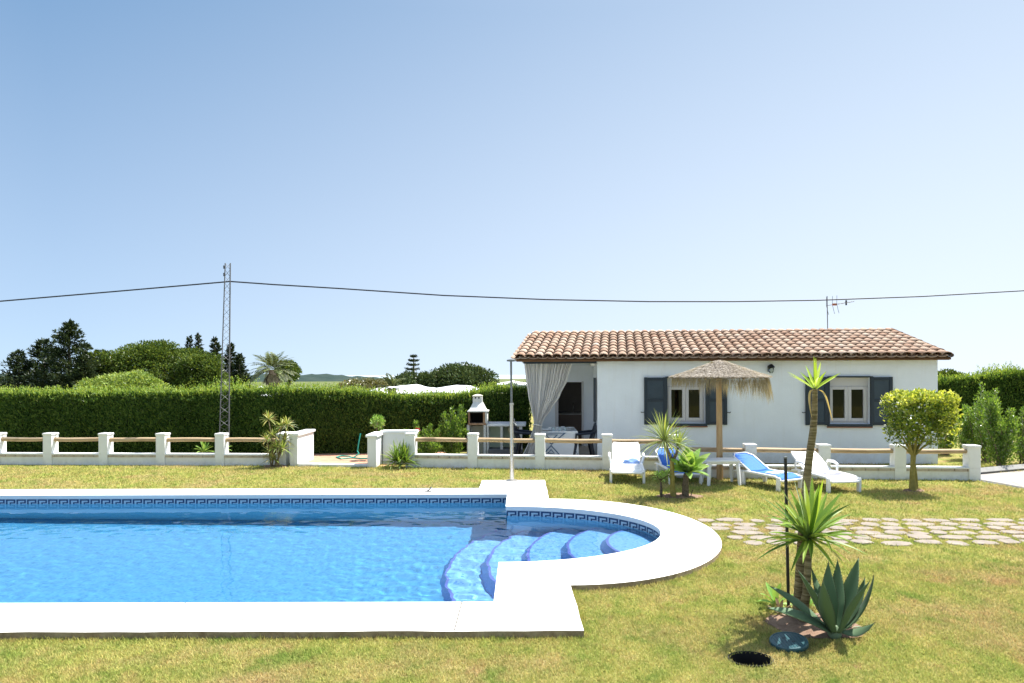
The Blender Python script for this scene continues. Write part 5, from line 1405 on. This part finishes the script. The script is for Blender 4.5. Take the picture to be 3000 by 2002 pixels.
# drooping lower leaves
for px, py, cx_, cy_, dy in ((2438, 1623, 2420, 1560, -.15), (2490, 1690, 2440, 1590, .05), (2314, 1683, 2350, 1600, -.2), (2377, 1640, 2376, 1595, -.25), (2300, 1610, 2330, 1575, .2)):
    q = at(px, py, yy - .08 + dy); sword(mb, cc_, at(cx_, cy_, yy - .08 + dy * .6), q, k * 16)
mb.build("rosette", G_YUC, yc_, smooth=True, recalc=False)
uc = at(2387, 1142, yy); mb = MB()
for px, py, dy, w in ((2384, 1043, -.03, 9), (2390, 1047, .03, 10), (2304, 1089, -.05, 10), (2342, 1089, .1, 11), (2421, 1088, -.05, 11), (2464, 1093, .0, 10), (2399, 1105, -.14, 12), (2372, 1108, -.1, 9), (2310, 1098, .16, 8), (2450, 1104, .18, 8), (2405, 1060, .22, 9), (2360, 1070, .2, 9)):
    q = at(px, py, yy + dy); b = uc + (q - uc) * .02; sword(mb, b, uc.lerp(q, .5) + Vector((0, 0, .012)), q, k * w * 1.05, up=(0, -.6, 1))
mb.build("crown_leaves", G_YUC2, yc_, smooth=True, recalc=False)
mb = MB()
for pts in (((2383, 1143), (2366, 1138), (2368, 1175), (2377, 1222)), ((2392, 1143), (2418, 1140), (2421, 1170), (2438, 1232))):
    p = [at(x, y, yy - .03) for x, y in pts]; rows = []
    for i in range(13):
        t = i / 12; q = p[0] * (1 - t) ** 3 + p[1] * 3 * t * (1 - t) ** 2 + p[2] * 3 * t * t * (1 - t) + p[3] * t ** 3; w_ = k * 3.2 * (1 - .8 * max(0, t - .6) / .4)
        rows.append([q + Vector((-w_, -.004, 0)), q, q + Vector((w_, -.004, 0))])
    mb.grid(rows)
mb.build("dry_leaves", DRYL, yc_, smooth=True, recalc=False)
# --- black stake
st = gr(2311, 1786); tp_ = at(2301, 1343, st.y)
sk = empty("plant_stake", st, "thin black pole stuck upright in the soil beside the foreground yucca", "stake")
MB().tube([st + Vector((0, 0, -.1)), tp_], .0135, 10).build("stake_shaft", black_m, sk, smooth=True)
MB().tube([tp_, tp_ + Vector((0, 0, .012))], .0155, 10).build("end_cap", steel_dk, sk, smooth=True)
# --- foreground agave
AG = gr(2445, 1868); ay = AG.y
ag = empty("agave", AG, "large blue-green agave with toothed leaves at the foot of the foreground yucca", "agave")
MB().lathe(AG, [(.03, -.02), (.05, .02), (.05, .05), (.02, .09)], 16).build("core", G_AGA, ag, smooth=True)
AL = [ # tip px,py,dy ; ctrl px,py ; width px
    (2427, 1649, .10, 2420, 1770, 62), (2454, 1642, .22, 2455, 1760, 52), (2515, 1636, .16, 2490, 1760, 64), (2533, 1695, .10, 2520, 1780, 46), (2546, 1706, -.22, 2510, 1775, 66),
    (2560, 1687, -.05, 2550, 1800, 40), (2561, 1826, -.04, 2505, 1872, 30), (2256, 1718, .05, 2335, 1765, 40), (2338, 1672, -.12, 2390, 1760, 46), (2378, 1667, .26, 2405, 1775, 40),
    (2411, 1703, -.24, 2412, 1800, 50), (2249, 1782, -.22, 2350, 1800, 44), (2500, 1800, .3, 2480, 1830, 36)]
for i, (px, py, dy, cx_, cy_, w) in enumerate(AL):
    tip = at(px, py, ay + dy); h = Vector((tip.x - AG.x, tip.y - AG.y, 0)); h = h.normalized() if h.length > .01 else Vector((0, -1, 0))
    b = AG + h * .05 + Vector((0, 0, .05)); ct = at(cx_, cy_, ay + dy * .6)
    mb = MB(); inn = -h * 1.0 + Vector((0, 0, .8))
    if py > 1715 and px < 2300 or py > 1760: inn = Vector((.1, -.55, .8))
    sword(mb, b, ct, tip, .88 * w * ay / F, "agave", fold=.17, n=26, up=inn)
    # marginal teeth and the dark tip spine
    o = mb.build("leaf", G_AGA, ag, smooth=True, recalc=False); sm = o.modifiers.new("t", 'SOLIDIFY'); sm.thickness = .006; sm.offset = 0
    V = [v.co.copy() + ag.location for v in o.data.vertices]; tm = MB(); nr = len(V) // 3
    for j in range(5, nr - 4):
        for c in (0, 2):
            e = V[j * 3 + c]; m_ = V[j * 3 + 1]; out_ = (e - m_); 
            if out_.length < .006: continue
            out_.normalize(); al = (V[(j + 1) * 3 + c] - e).normalized() * .006
            tm.face([e - al * .5 - out_ * .001, e + al - out_ * .001, e + al * .8 + out_ * .008])
    t3 = V[-2]; dd = (t3 - V[-5]).normalized(); tm.tube([t3 - dd * .012, t3 + dd * .02], [.004, .0006], 5)
    tm.build("spines", plain("agave_spine", (.10, .07, .04), .6) if i == 0 else bpy.data.materials["agave_spine"], o, recalc=False)
# small pups around
def pup(label, px, py, L, n, w, mat, seed, el0=.1, el1=1.2):
    c = gr(px, py, .02); o = empty("agave_pup", c, label, "small agave"); mb = MB(); rosette(mb, c, n, L, w, el0, el1, seed, sag=.25, kind="fox", fold=.2); mb.build("rosette", mat, o, smooth=True, recalc=False)
pup("small bright green agave pup beside the black stake", 2272, 1772, .20, 9, .05, G_FOX, 3)
pup("tiny pale agave pup on the soil at the driveway side of the big agave", 2492, 1842, .10, 7, .022, G_AGA, 5)
pup("withered brown agave pup in the soil before the black stake", 2285, 1800, .13, 9, .03, leafmat("withered_leaves", [(.16, .11, .06), (.3, .22, .12)], .15), 6)
pup("small green pup tucked behind the foreground yucca trunk", 2372, 1776, .09, 7, .03, G_FOX, 8)
# --- manhole lid leaning and the open valve pit
lc = at(2310, 1884, gr(2310, 1893).y); lid = empty("round_plastic_cover", lc, "round teal-green plastic pit lid with two finger holes lying tilted on the soil edge", "pit lid")
Mx = Matrix.Translation(Vector((lc.x, lc.y, .045))) @ Matrix.Rotation(math.radians(-7), 4, 'Y') @ Matrix.Rotation(math.radians(3), 4, 'X')
mb = MB(); mb.lathe((0, 0, 0), [(.128, -.038), (.134, -.03), (.134, -.006), (.130, 0), (.118, .002), (.116, -.001), (.0005, -.001)], 40, cap=True); mb.build("lid_disc", green_m, lid, smooth=True, M=Mx)
for x, y in ((-.02, .035), (.025, -.03)):
    mb = MB(); mb.lathe((x, y, .0), [(.011, -.0005), (.011, .0008)], 14); mb.build("finger_hole", black_m, lid, M=Mx)
mb = MB()
for x in np.linspace(-.09, .09, 9): mb.box((x, 0, .0), (.004, 2 * math.sqrt(.112 ** 2 - x * x), .003))
mb.build("raised_ribs", green_m, lid, M=Mx)
vp = empty("valve_pit", (HOLE.x, HOLE.y, 0), "open black valve pit sunk in the lawn in front of the green lid", "valve pit")
el = lambda z, s=1: [(HOLE.x + HR[0] * s * math.cos(t), HOLE.y + HR[1] * s * math.sin(t), z) for t in np.linspace(0, 2 * math.pi, 33)]
mb = MB(); mb.grid([el(.012, 1.0), el(.012, .97), el(-.35, .9)]); mb.build("pit_sleeve", black_m, vp, smooth=True)
mb = MB(); mb.b.faces.new([mb.b.verts.new(p) for p in el(-.33, .93)[:-1]]); mb.build("pit_floor", soil_m, vp)

# --- middle cluster
C0 = gr(1973, 1458); ym = C0.y; km = ym / F
dr = empty("dracaena", C0, "forked dracaena with two shaggy narrow-leaved heads beside the loungers", "dracaena")
MB().tube([at(1973, 1460, ym), at(1970, 1420, ym), at(1969, 1370, ym), at(1969, 1350, ym)], [km * v for v in (10, 7, 6.5, 7)], 10).build("trunk", trunk_g, dr, smooth=True)
MB().tube([at(1969, 1352, ym), at(1958, 1325, ym - .02), at(1947, 1295, ym - .04)], [km * v for v in (6, 4.5, 4)], 8).build("branch", trunk_p, dr, smooth=True)
MB().tube([at(1970, 1352, ym), at(1982, 1330, ym + .03), at(1986, 1312, ym + .05)], [km * v for v in (5.5, 4, 4)], 8).build("branch", trunk_p, dr, smooth=True)
mb = MB(); rosette(mb, at(1946, 1292, ym - .04), 90, .56, .024, -.5, 1.35, 31, sag=.22); mb.build("leaf_head", leafmat("narrow_dracaena_leaves", [(.12, .20, .05), (.24, .34, .07), (.38, .42, .12), (.10, .17, .05)], .4), dr, smooth=True, recalc=False)
mb = MB(); rosette(mb, at(1986, 1308, ym + .05), 60, .36, .02, -.5, 1.35, 32, sag=.22); mb.build("leaf_head", bpy.data.materials["narrow_dracaena_leaves"], dr, smooth=True, recalc=False)
C1 = gr(2008, 1458); fa = empty("foxtail_agave", C1, "bright green soft-leaved agave on a dark stubby trunk beside the dracaena", "agave")
MB().tube([C1, at(2008, 1420, C1.y), at(2011, 1388, C1.y)], [km * 11, km * 9.5, km * 8], 12).build("trunk", trunk_d, fa, smooth=True)
cf = at(2012, 1385, C1.y); mb = MB()
for px, py, dy, w in ((1962, 1345, -.1, 22), (2052, 1313, .25, 20), (2082, 1328, .1, 20), (2079, 1366, -.12, 24), (2030, 1322, -.2, 30), (2005, 1318, .15, 26), (2045, 1342, -.25, 30), (1985, 1330, -.22, 26), (2070, 1345, -.22, 26), (1975, 1380, -.25, 20), (2060, 1378, -.3, 24), (1960, 1365, .1, 18), (2018, 1312, .3, 24), (2000, 1350, -.33, 28), (2024, 1362, -.38, 28), (2012, 1305, .1, 18)):
    q = at(px, py, C1.y + dy); d = q - cf; sword(mb, cf + d * .05, cf + d * .5 + Vector((0, 0, .04)), q, w * km * 1.15, "fox", fold=.14, n=10, up=(0, -.8, 1))
rosette(mb, cf, 22, .36, .11, .0, 1.2, 44, sag=.2, kind="fox", fold=.14)
mb.build("rosette", G_FOX, fa, smooth=True, recalc=False)
MB().tube([gr(2022, 1462), at(2026, 1445, 10.1), at(2029, 1435, 10.1)], .008, 5).build("side_shoot", trunk_d, fa)
C2 = gr(1937, 1458); ca = empty("succulent_shrub", C2, "small branching succulent with pale green rosettes, lowest of the planted cluster", "succulent")
MB().tube([C2, at(1937, 1430, C2.y), at(1936, 1405, C2.y)], [.026, .02, .018], 8).build("stem", trunk_d, ca, smooth=True)
for px, py, dy in ((1925, 1396, -.05), (1938, 1394, .08), (1952, 1396, -.02), (1944, 1402, -.12), (1930, 1404, .05), (1961, 1392, .1)):
    c = at(px, py, C2.y + dy); mb = MB(); rosette(mb, c, 13, .10, .035, -.4, 1.2, px, sag=.15, kind="fox", fold=.15); mb.build("rosette", G_FOX, ca, smooth=True, recalc=False)
    MB().tube([at(1936, 1408, C2.y), c], [.012, .008], 6).build("twig", trunk_d, ca)
# --- topiary tree
T0 = gr(2675, 1440); ty = T0.y; kt = ty / F
tr = empty("topiary_tree", T0, "small clipped box-shaped tree with yellow-green top on a short forked trunk", "tree")
mb = MB(); mb.tube([T0, at(2673, 1400, ty), at(2674, 1365, ty), at(2676, 1335, ty)], [kt * v for v in (11, 7.5, 6.5, 7)], 10)
mb.tube([at(2684, 1438, ty + .02), at(2683, 1400, ty + .03), at(2678, 1362, ty + .02)], [kt * 6, kt * 5, kt * 5], 8)
mb.build("trunk", trunk_g, tr, smooth=True)
mb = MB(); r2 = random.Random(12)
for px, py, dy in ((2625, 1295, .1), (2645, 1270, -.2), (2665, 1250, .25), (2700, 1255, -.2), (2715, 1285, .15), (2740, 1290, -.1), (2655, 1300, .3), (2690, 1240, .0), (2730, 1240, .2), (2610, 1240, 0), (2640, 1220, .2)):
    b = at(2676, 1338, ty); t_ = at(px, py, ty + dy); mb.tube([b, b.lerp(t_, .45) + Vector((r2.uniform(-.04, .04), 0, .03)), t_], [.024, .016, .007], 6)
mb.build("limb", trunk_g, tr, smooth=True)
rs = np.random.RandomState(91)
cx_, zc_, hx, hz2, hy = at(2690, 1230, ty).x, at(2690, 1228, ty).z, 78 * kt, 74 * kt, .40
n = 6600
d = rand_dirs(n, rs); ex = 5.0
q = d / (np.abs(d) ** ex).sum(1, keepdims=True) ** (1 / ex)
f = 1 - .55 * rs.rand(n, 1) ** 1.5
P = q * f * np.array([hx, hy, hz2]) * (1 + .09 * np.sin(d[:, :1] * 9 + d[:, 2:] * 7) + .05 * np.sin(d[:, :1] * 23 + d[:, 1:2] * 19))
P[:, 0] *= 1 - .10 * np.clip(-P[:, 2] / hz2, 0, 1)
low = (P[:, 2] < -.62 * hz2) & (rs.rand(n) < .62 * (1 - np.abs(P[:, 0]) / hx * .5))
hole = (np.sin(P[:, 0] * 11 + 1) * np.sin(P[:, 2] * 13 + 2) * np.sin(P[:, 1] * 12) > .16)
P = P[~low & ~hole]; n = len(P); d = unit(P / np.array([hx, hy, hz2]))
D = unit(d * .5 + rand_dirs(n, rs) * .9 + np.array([0, 0, .5])); N = unit(d + rand_dirs(n, rs) * .8)
leaves("crown", P + np.array([cx_, ty, zc_]), D, N, .05 + .03 * rs.rand(n), .03 + .014 * rs.rand(n), G_TOP, tr, .15)
n = 2300; P = np.stack([(rs.rand(n) * 2 - 1) * hx, (rs.rand(n) * 2 - 1) * hy, hz2 * (.70 + .36 * rs.rand(n) ** 1.5)], 1)
P[:, 2] += .05 * np.sin(P[:, 0] * 13) * np.sin(P[:, 1] * 11 + 1)
sd = rs.rand(n) < .34; P[sd, 0] = hx * (.86 + .16 * rs.rand(sd.sum())); P[sd, 2] = hz2 * (1 - 1.5 * rs.rand(sd.sum()) ** 1.3)
P[:, 2] -= .06 * (np.abs(P[:, 0]) / hx) ** 4
D = rand_dirs(n, rs) * .8 + np.array([.1, 0, .8]); N = rand_dirs(n, rs) + np.array([0, -.3, .6])
leaves("sunlit_young_leaves", P + np.array([cx_, ty, zc_]), D, N, .045 + .025 * rs.rand(n), .028 + .012 * rs.rand(n), G_YEL, tr, .15)
# --- leafy shrubs
def leafy(name, label, cat, base, stems, n, spread, lsize, mat, group=None, seed=1, stem_m=None):
    """stems: list of tip points; leaves along each stem"""
    r = empty(name, base, label, cat, group); rsd = np.random.RandomState(seed); P, D, N = [], [], []; mb = MB()
    for tip in stems:
        tip = Vector(tip); b = Vector(base) + Vector((rsd.normal() * .05, rsd.normal() * .05, 0)); m = b.lerp(tip, .5) + Vector((rsd.normal() * .04, rsd.normal() * .04, .05)); L = (tip - b).length
        mb.tube([b, m, tip], [.014, .010, .004], 5)
        for _ in range(int(n / len(stems))):
            t = .12 + .88 * rsd.rand() ** .8; q = b * (1 - t) ** 2 + m * 2 * t * (1 - t) + tip * t * t; s = spread * (1.15 - t * .85)
            off = Vector(rsd.normal(size=3)) * s * .5; P.append(q + off); dd = off.normalized() if off.length > 1e-4 else Vector((0, 0, 1)); D.append(dd * .6 + Vector((0, 0, .9)) + Vector(rsd.normal(size=3)) * .3); N.append(rsd.normal(size=3) + np.array((0, -.3, .5)))
    mb.build("stem", bark if stem_m is None else stem_m, r); k = len(P)
    leaves("foliage", np.array(P), np.array(D), np.array(N), lsize * (.6 + .7 * rsd.rand(k)), lsize * .38, mat, r, .15)
    return r
def colm(label, px, pbase, ptop, wpx, n, seed, Y=None, k=9, mat=None, group=None):
    b = gr(px, pbase) if Y is None else Vector((at(px, 1200, Y).x, Y, 0)); y = b.y; rs3 = random.Random(seed)
    tips = []
    for i in range(k):
        u = rs3.uniform(-1, 1); tips.append(at(px + u * wpx * .42, ptop + abs(u) * 45 * rs3.random() + rs3.uniform(0, 40), y + rs3.uniform(-.3, .3)))
    for i in range(k):
        u = rs3.uniform(-1, 1); tips.append(at(px + u * wpx * .5, ptop + 60 + rs3.uniform(0, 70), y + rs3.uniform(-.35, .35)))
    return leafy("garden_shrub", label, "shrub", b, tips, n, wpx / F * y * .20, .065, mat or G_SHR, group, seed)
colm("full upright green shrub in the grass beside the driveway kerb", 2932, 1372, 1160, 120, 7000, 71)
colm("narrow pale shrub with a bare leaning stem next to the end post of the wall", 2845, 1330, 1175, 100, 4200, 72, Y=14.6)
colm("loose shrub behind the last rail bay of the garden wall", 2768, 1330, 1180, 75, 3600, 73, Y=15.4)
colm("tall thin-topped shrub between the wall's end post and the driveway shrub", 2890, 1340, 1120, 90, 5200, 74, Y=14.2)
colm("leafy shrub at the outer end of the drive, mostly beyond the kerb", 3010, 1350, 1190, 90, 4500, 75, Y=13.6)
tl_ = [at(x, y, 14.9 + d) for x, y, d in ((1300, 1215, 0), (1325, 1197, .1), (1352, 1190, 0), (1338, 1225, -.2), (1310, 1240, -.2), (1362, 1215, .1), (1290, 1250, -.1), (1345, 1260, -.2), (1320, 1275, -.25), (1365, 1262, .0), (1290, 1290, -.2))]
leafy("oleander_bush", "tall loose green bush leaning beside the barbecue", "bush", (at(1325, 1330, 14.9).x, 14.9, 0), tl_, 4200, .13, .07, G_SHR, seed=81)
tl_ = [at(x, y, 14.6 + d) for x, y, d in ((1190, 1262, 0), (1217, 1236, .1), (1243, 1262, -.1), (1262, 1248, .1), (1285, 1262, 0), (1230, 1285, -.2), (1255, 1290, -.2), (1275, 1300, -.25), (1205, 1290, -.1), (1292, 1310, -.2), (1225, 1320, -.2))]
fb_ = leafy("flowering_bush", "low bushy green plant with one red bloom behind the log rail", "bush", (at(1245, 1340, 14.6).x, 14.6, 0), tl_, 3800, .12, .06, G_SHR, seed=82)
c = at(1225, 1260, 14.45); P_ = np.array([tuple(c)] * 26) + R.normal(size=(26, 3)) * .02
leaves("red_bloom", P_, R.normal(size=(26, 3)), R.normal(size=(26, 3)), .05, .04, leafmat("red_petals", [(.4, .02, .05), (.5, .05, .1)], .3), fb_)
tl_ = [at(x, y, 14.7) for x, y in ((1100, 1222), (1112, 1216), (1122, 1228), (1092, 1232), (1106, 1234), (1120, 1240), (1098, 1244), (1112, 1250))]
r_ = empty("young_tree", (at(1104, 1340, 14.7).x, 14.7, 0), "small round-headed young tree rising behind the gate pier", "tree")
b = Vector(r_.location); MB().tube([b, at(1102, 1275, 14.7), at(1106, 1235, 14.7)], [.022, .018, .01], 7).build("trunk", bark, r_)
rs = np.random.RandomState(5); c_ = at(1106, 1236, 14.7); n = 520; d = rand_dirs(n, rs)
leaves("crown", np.array(c_) + d * np.array((.16, .16, .15)) * (.4 + .6 * rs.rand(n, 1)), d + np.array((0, 0, .6)), rs.normal(size=(n, 3)) + np.array((0, 0, .8)), .055, .035, G_FOX, r_, .1)
tl_ = [at(x, y, 14.5) for x, y in ((1110, 1262), (1118, 1256), (1145, 1266), (1158, 1262), (1152, 1272))]
leafy("seedling_shrub", "few short leafy sprigs peeping over the gate wing wall", "bush", (at(1132, 1340, 14.5).x, 14.5, 0), tl_, 420, .05, .05, G_FOX, seed=83)
# --- gate plants
D0 = gr(804, 1370); d_ = empty("dracaena_clump", D0, "slender multi-stemmed dracaena with reddish-tipped leaves at the gate pier", "dracaena")
heads = [(787, 1230, 0), (826, 1252, .05), (800, 1278, -.1), (836, 1290, .1), (782, 1290, .05), (812, 1312, -.1), (790, 1325, .05), (830, 1315, -.05), (798, 1345, -.1), (842, 1245, .1)]
mb = MB(); ml = MB()
for i, (x, y, dy) in enumerate(heads):
    c = at(x, y, D0.y + dy); b = D0 + Vector((rnd.uniform(-.1, .12), rnd.uniform(-.06, .06), 0)); mb.tube([b, b.lerp(c, .5) + Vector((rnd.uniform(-.04, .04), 0, 0)), c], [.018, .014, .012], 6)
    rosette(ml, c, 26, .23, .028, -.5, 1.3, 100 + i, sag=.2)
mb.build("stem", trunk_p, d_, smooth=True); ml.build("leaf_heads", G_DRA, d_, smooth=True, recalc=False)
U0 = gr(1172, 1371); u_ = empty("spiky_yucca_bush", U0, "spiky bright green yucca bush against the gate wing wall", "yucca")
ml = MB()
for i, (x, y) in enumerate(((1160, 1352), (1178, 1345), (1188, 1356), (1170, 1362))): rosette(ml, at(x, y, U0.y - .03 * i), 40, .46, .034, -.1, 1.4, 200 + i, sag=.16)
ml.build("rosette", G_YUC, u_, smooth=True, recalc=False)
P0 = Vector((at(590, 1320, 14.7).x, 14.7, .0)); p_ = empty("aloe_plant", P0, "pale green spiky plant behind the low wall next to the mast", "aloe")
ml = MB(); rosette(ml, at(598, 1325, 14.7), 20, .30, .05, .1, 1.3, 210, sag=.2, kind="fox"); rosette(ml, at(655, 1320, 14.75), 12, .24, .045, .1, 1.3, 211, sag=.2, kind="fox"); ml.build("rosette", G_FOX, p_, smooth=True, recalc=False)
# --- garden hose
hp = [(1140, 1343, 14.9), (1100, 1349, 14.8), (1060, 1352, 14.75), (1030, 1346, 14.9), (1000, 1350, 14.7), (985, 1343, 15), (1000, 1336, 15.2), (1022, 1337, 15.1), (1035, 1346, 14.9), (1052, 1330, 15), (1047, 1322, 15.1), (1052, 1290, 15.15), (1056, 1270, 15.2)]
tag(MB().tube([Vector((at(x, y, Y).x, Y, max(.03, at(x, y, Y).z))) for x, y, Y in hp], .016, 6).build("garden_hose", plain("teal_hose", (.02, .25, .2), .5), smooth=True), "teal green garden hose trailing on the paving inside the gate", "hose")

# ================================================================== GRASS BLADES
rs = np.random.RandomState(17)
def scatter(y0, y1, dens):
    xm = 1.0 * y1 * .9 + .6; n = int((y1 - y0) * xm * 2 * dens); return np.stack([(rs.rand(n) * 2 - 1) * xm, y0 + (y1 - y0) * rs.rand(n)], 1)
G = np.concatenate([scatter(3.6, 5.2, 12500), scatter(5.2, 6.6, 8500), scatter(6.6, 8.6, 3800), scatter(8.6, 11, 1900), scatter(11, 13.8, 1000)])
co = [(-.0 + x, y) for x, y in coping_outline()]
keep = ~inside(G[:, 0], G[:, 1], co) & ~inside(G[:, 0], G[:, 1], [(8.5, 12.25), (8.45, 11.67), (8.6, 10.85), (11.5, 8.6), (20, 6.5), (20, 15.2)])
for c, a, b in SOILS + [(HOLE, HR[0] * 1.0, HR[1] * 1.0)]: keep &= (((G[:, 0] - c.x) / (a * .92)) ** 2 + ((G[:, 1] - c.y) / (b * .92)) ** 2) > 1
for (cx_, cy_, w, d) in STONES: keep &= (((G[:, 0] - cx_) / (w * .43)) ** 2 + ((G[:, 1] - cy_) / (d * .42)) ** 2) > 1
keep &= np.abs(G[:, 0]) < G[:, 1] * .9 + .5
G = G[keep]
ed = []                                                   # tufts leaning over the coping's outer edge
for (acc, a_, b_) in walk(co)[0]:
    L_ = (b_ - a_).length; m = int(L_ * 420)
    if m < 1: continue
    t_ = rs.rand(m); dv = (b_ - a_) / L_; nr = np.array((dv.y, -dv.x)); q_ = np.array(a_)[None] + np.array(b_ - a_)[None] * t_[:, None] + nr[None] * (.004 + .05 * rs.rand(m)[:, None] ** 2)
    ed.append(q_)
ed = np.concatenate(ed); n_edge = len(ed); G = np.concatenate([G, ed]); n = len(G)
sc = np.clip(G[:, 1] / 5.5, .8, 2.4); h = (.012 + .018 * rs.rand(n)) * sc ** .5; w = (.0028 + .0026 * rs.rand(n)) * sc
a = rs.rand(n) * 6.283; lean = .35 + .6 * rs.rand(n)
Dv = np.stack([np.cos(a) * lean, np.sin(a) * lean, np.ones(n)], 1); Dv = unit(Dv); a2 = rs.rand(n) * 6.283; Sv = np.stack([np.cos(a2), np.sin(a2), np.zeros(n)], 1)
h[-n_edge:] *= .8 + 1.1 * rs.rand(n_edge) ** 2
B = np.stack([G[:, 0], G[:, 1], np.zeros(n)], 1)
V = np.stack([B - Sv * w[:, None], B + Sv * w[:, None], B + Dv * h[:, None] * 1.3], 1).reshape(-1, 3)
gm_ = raw_mesh("grass", V, 3, np.arange(n * 3)); tag(link("grass", gm_, blade_m), "short dry summer grass covering the lawn", None, None, "stuff")
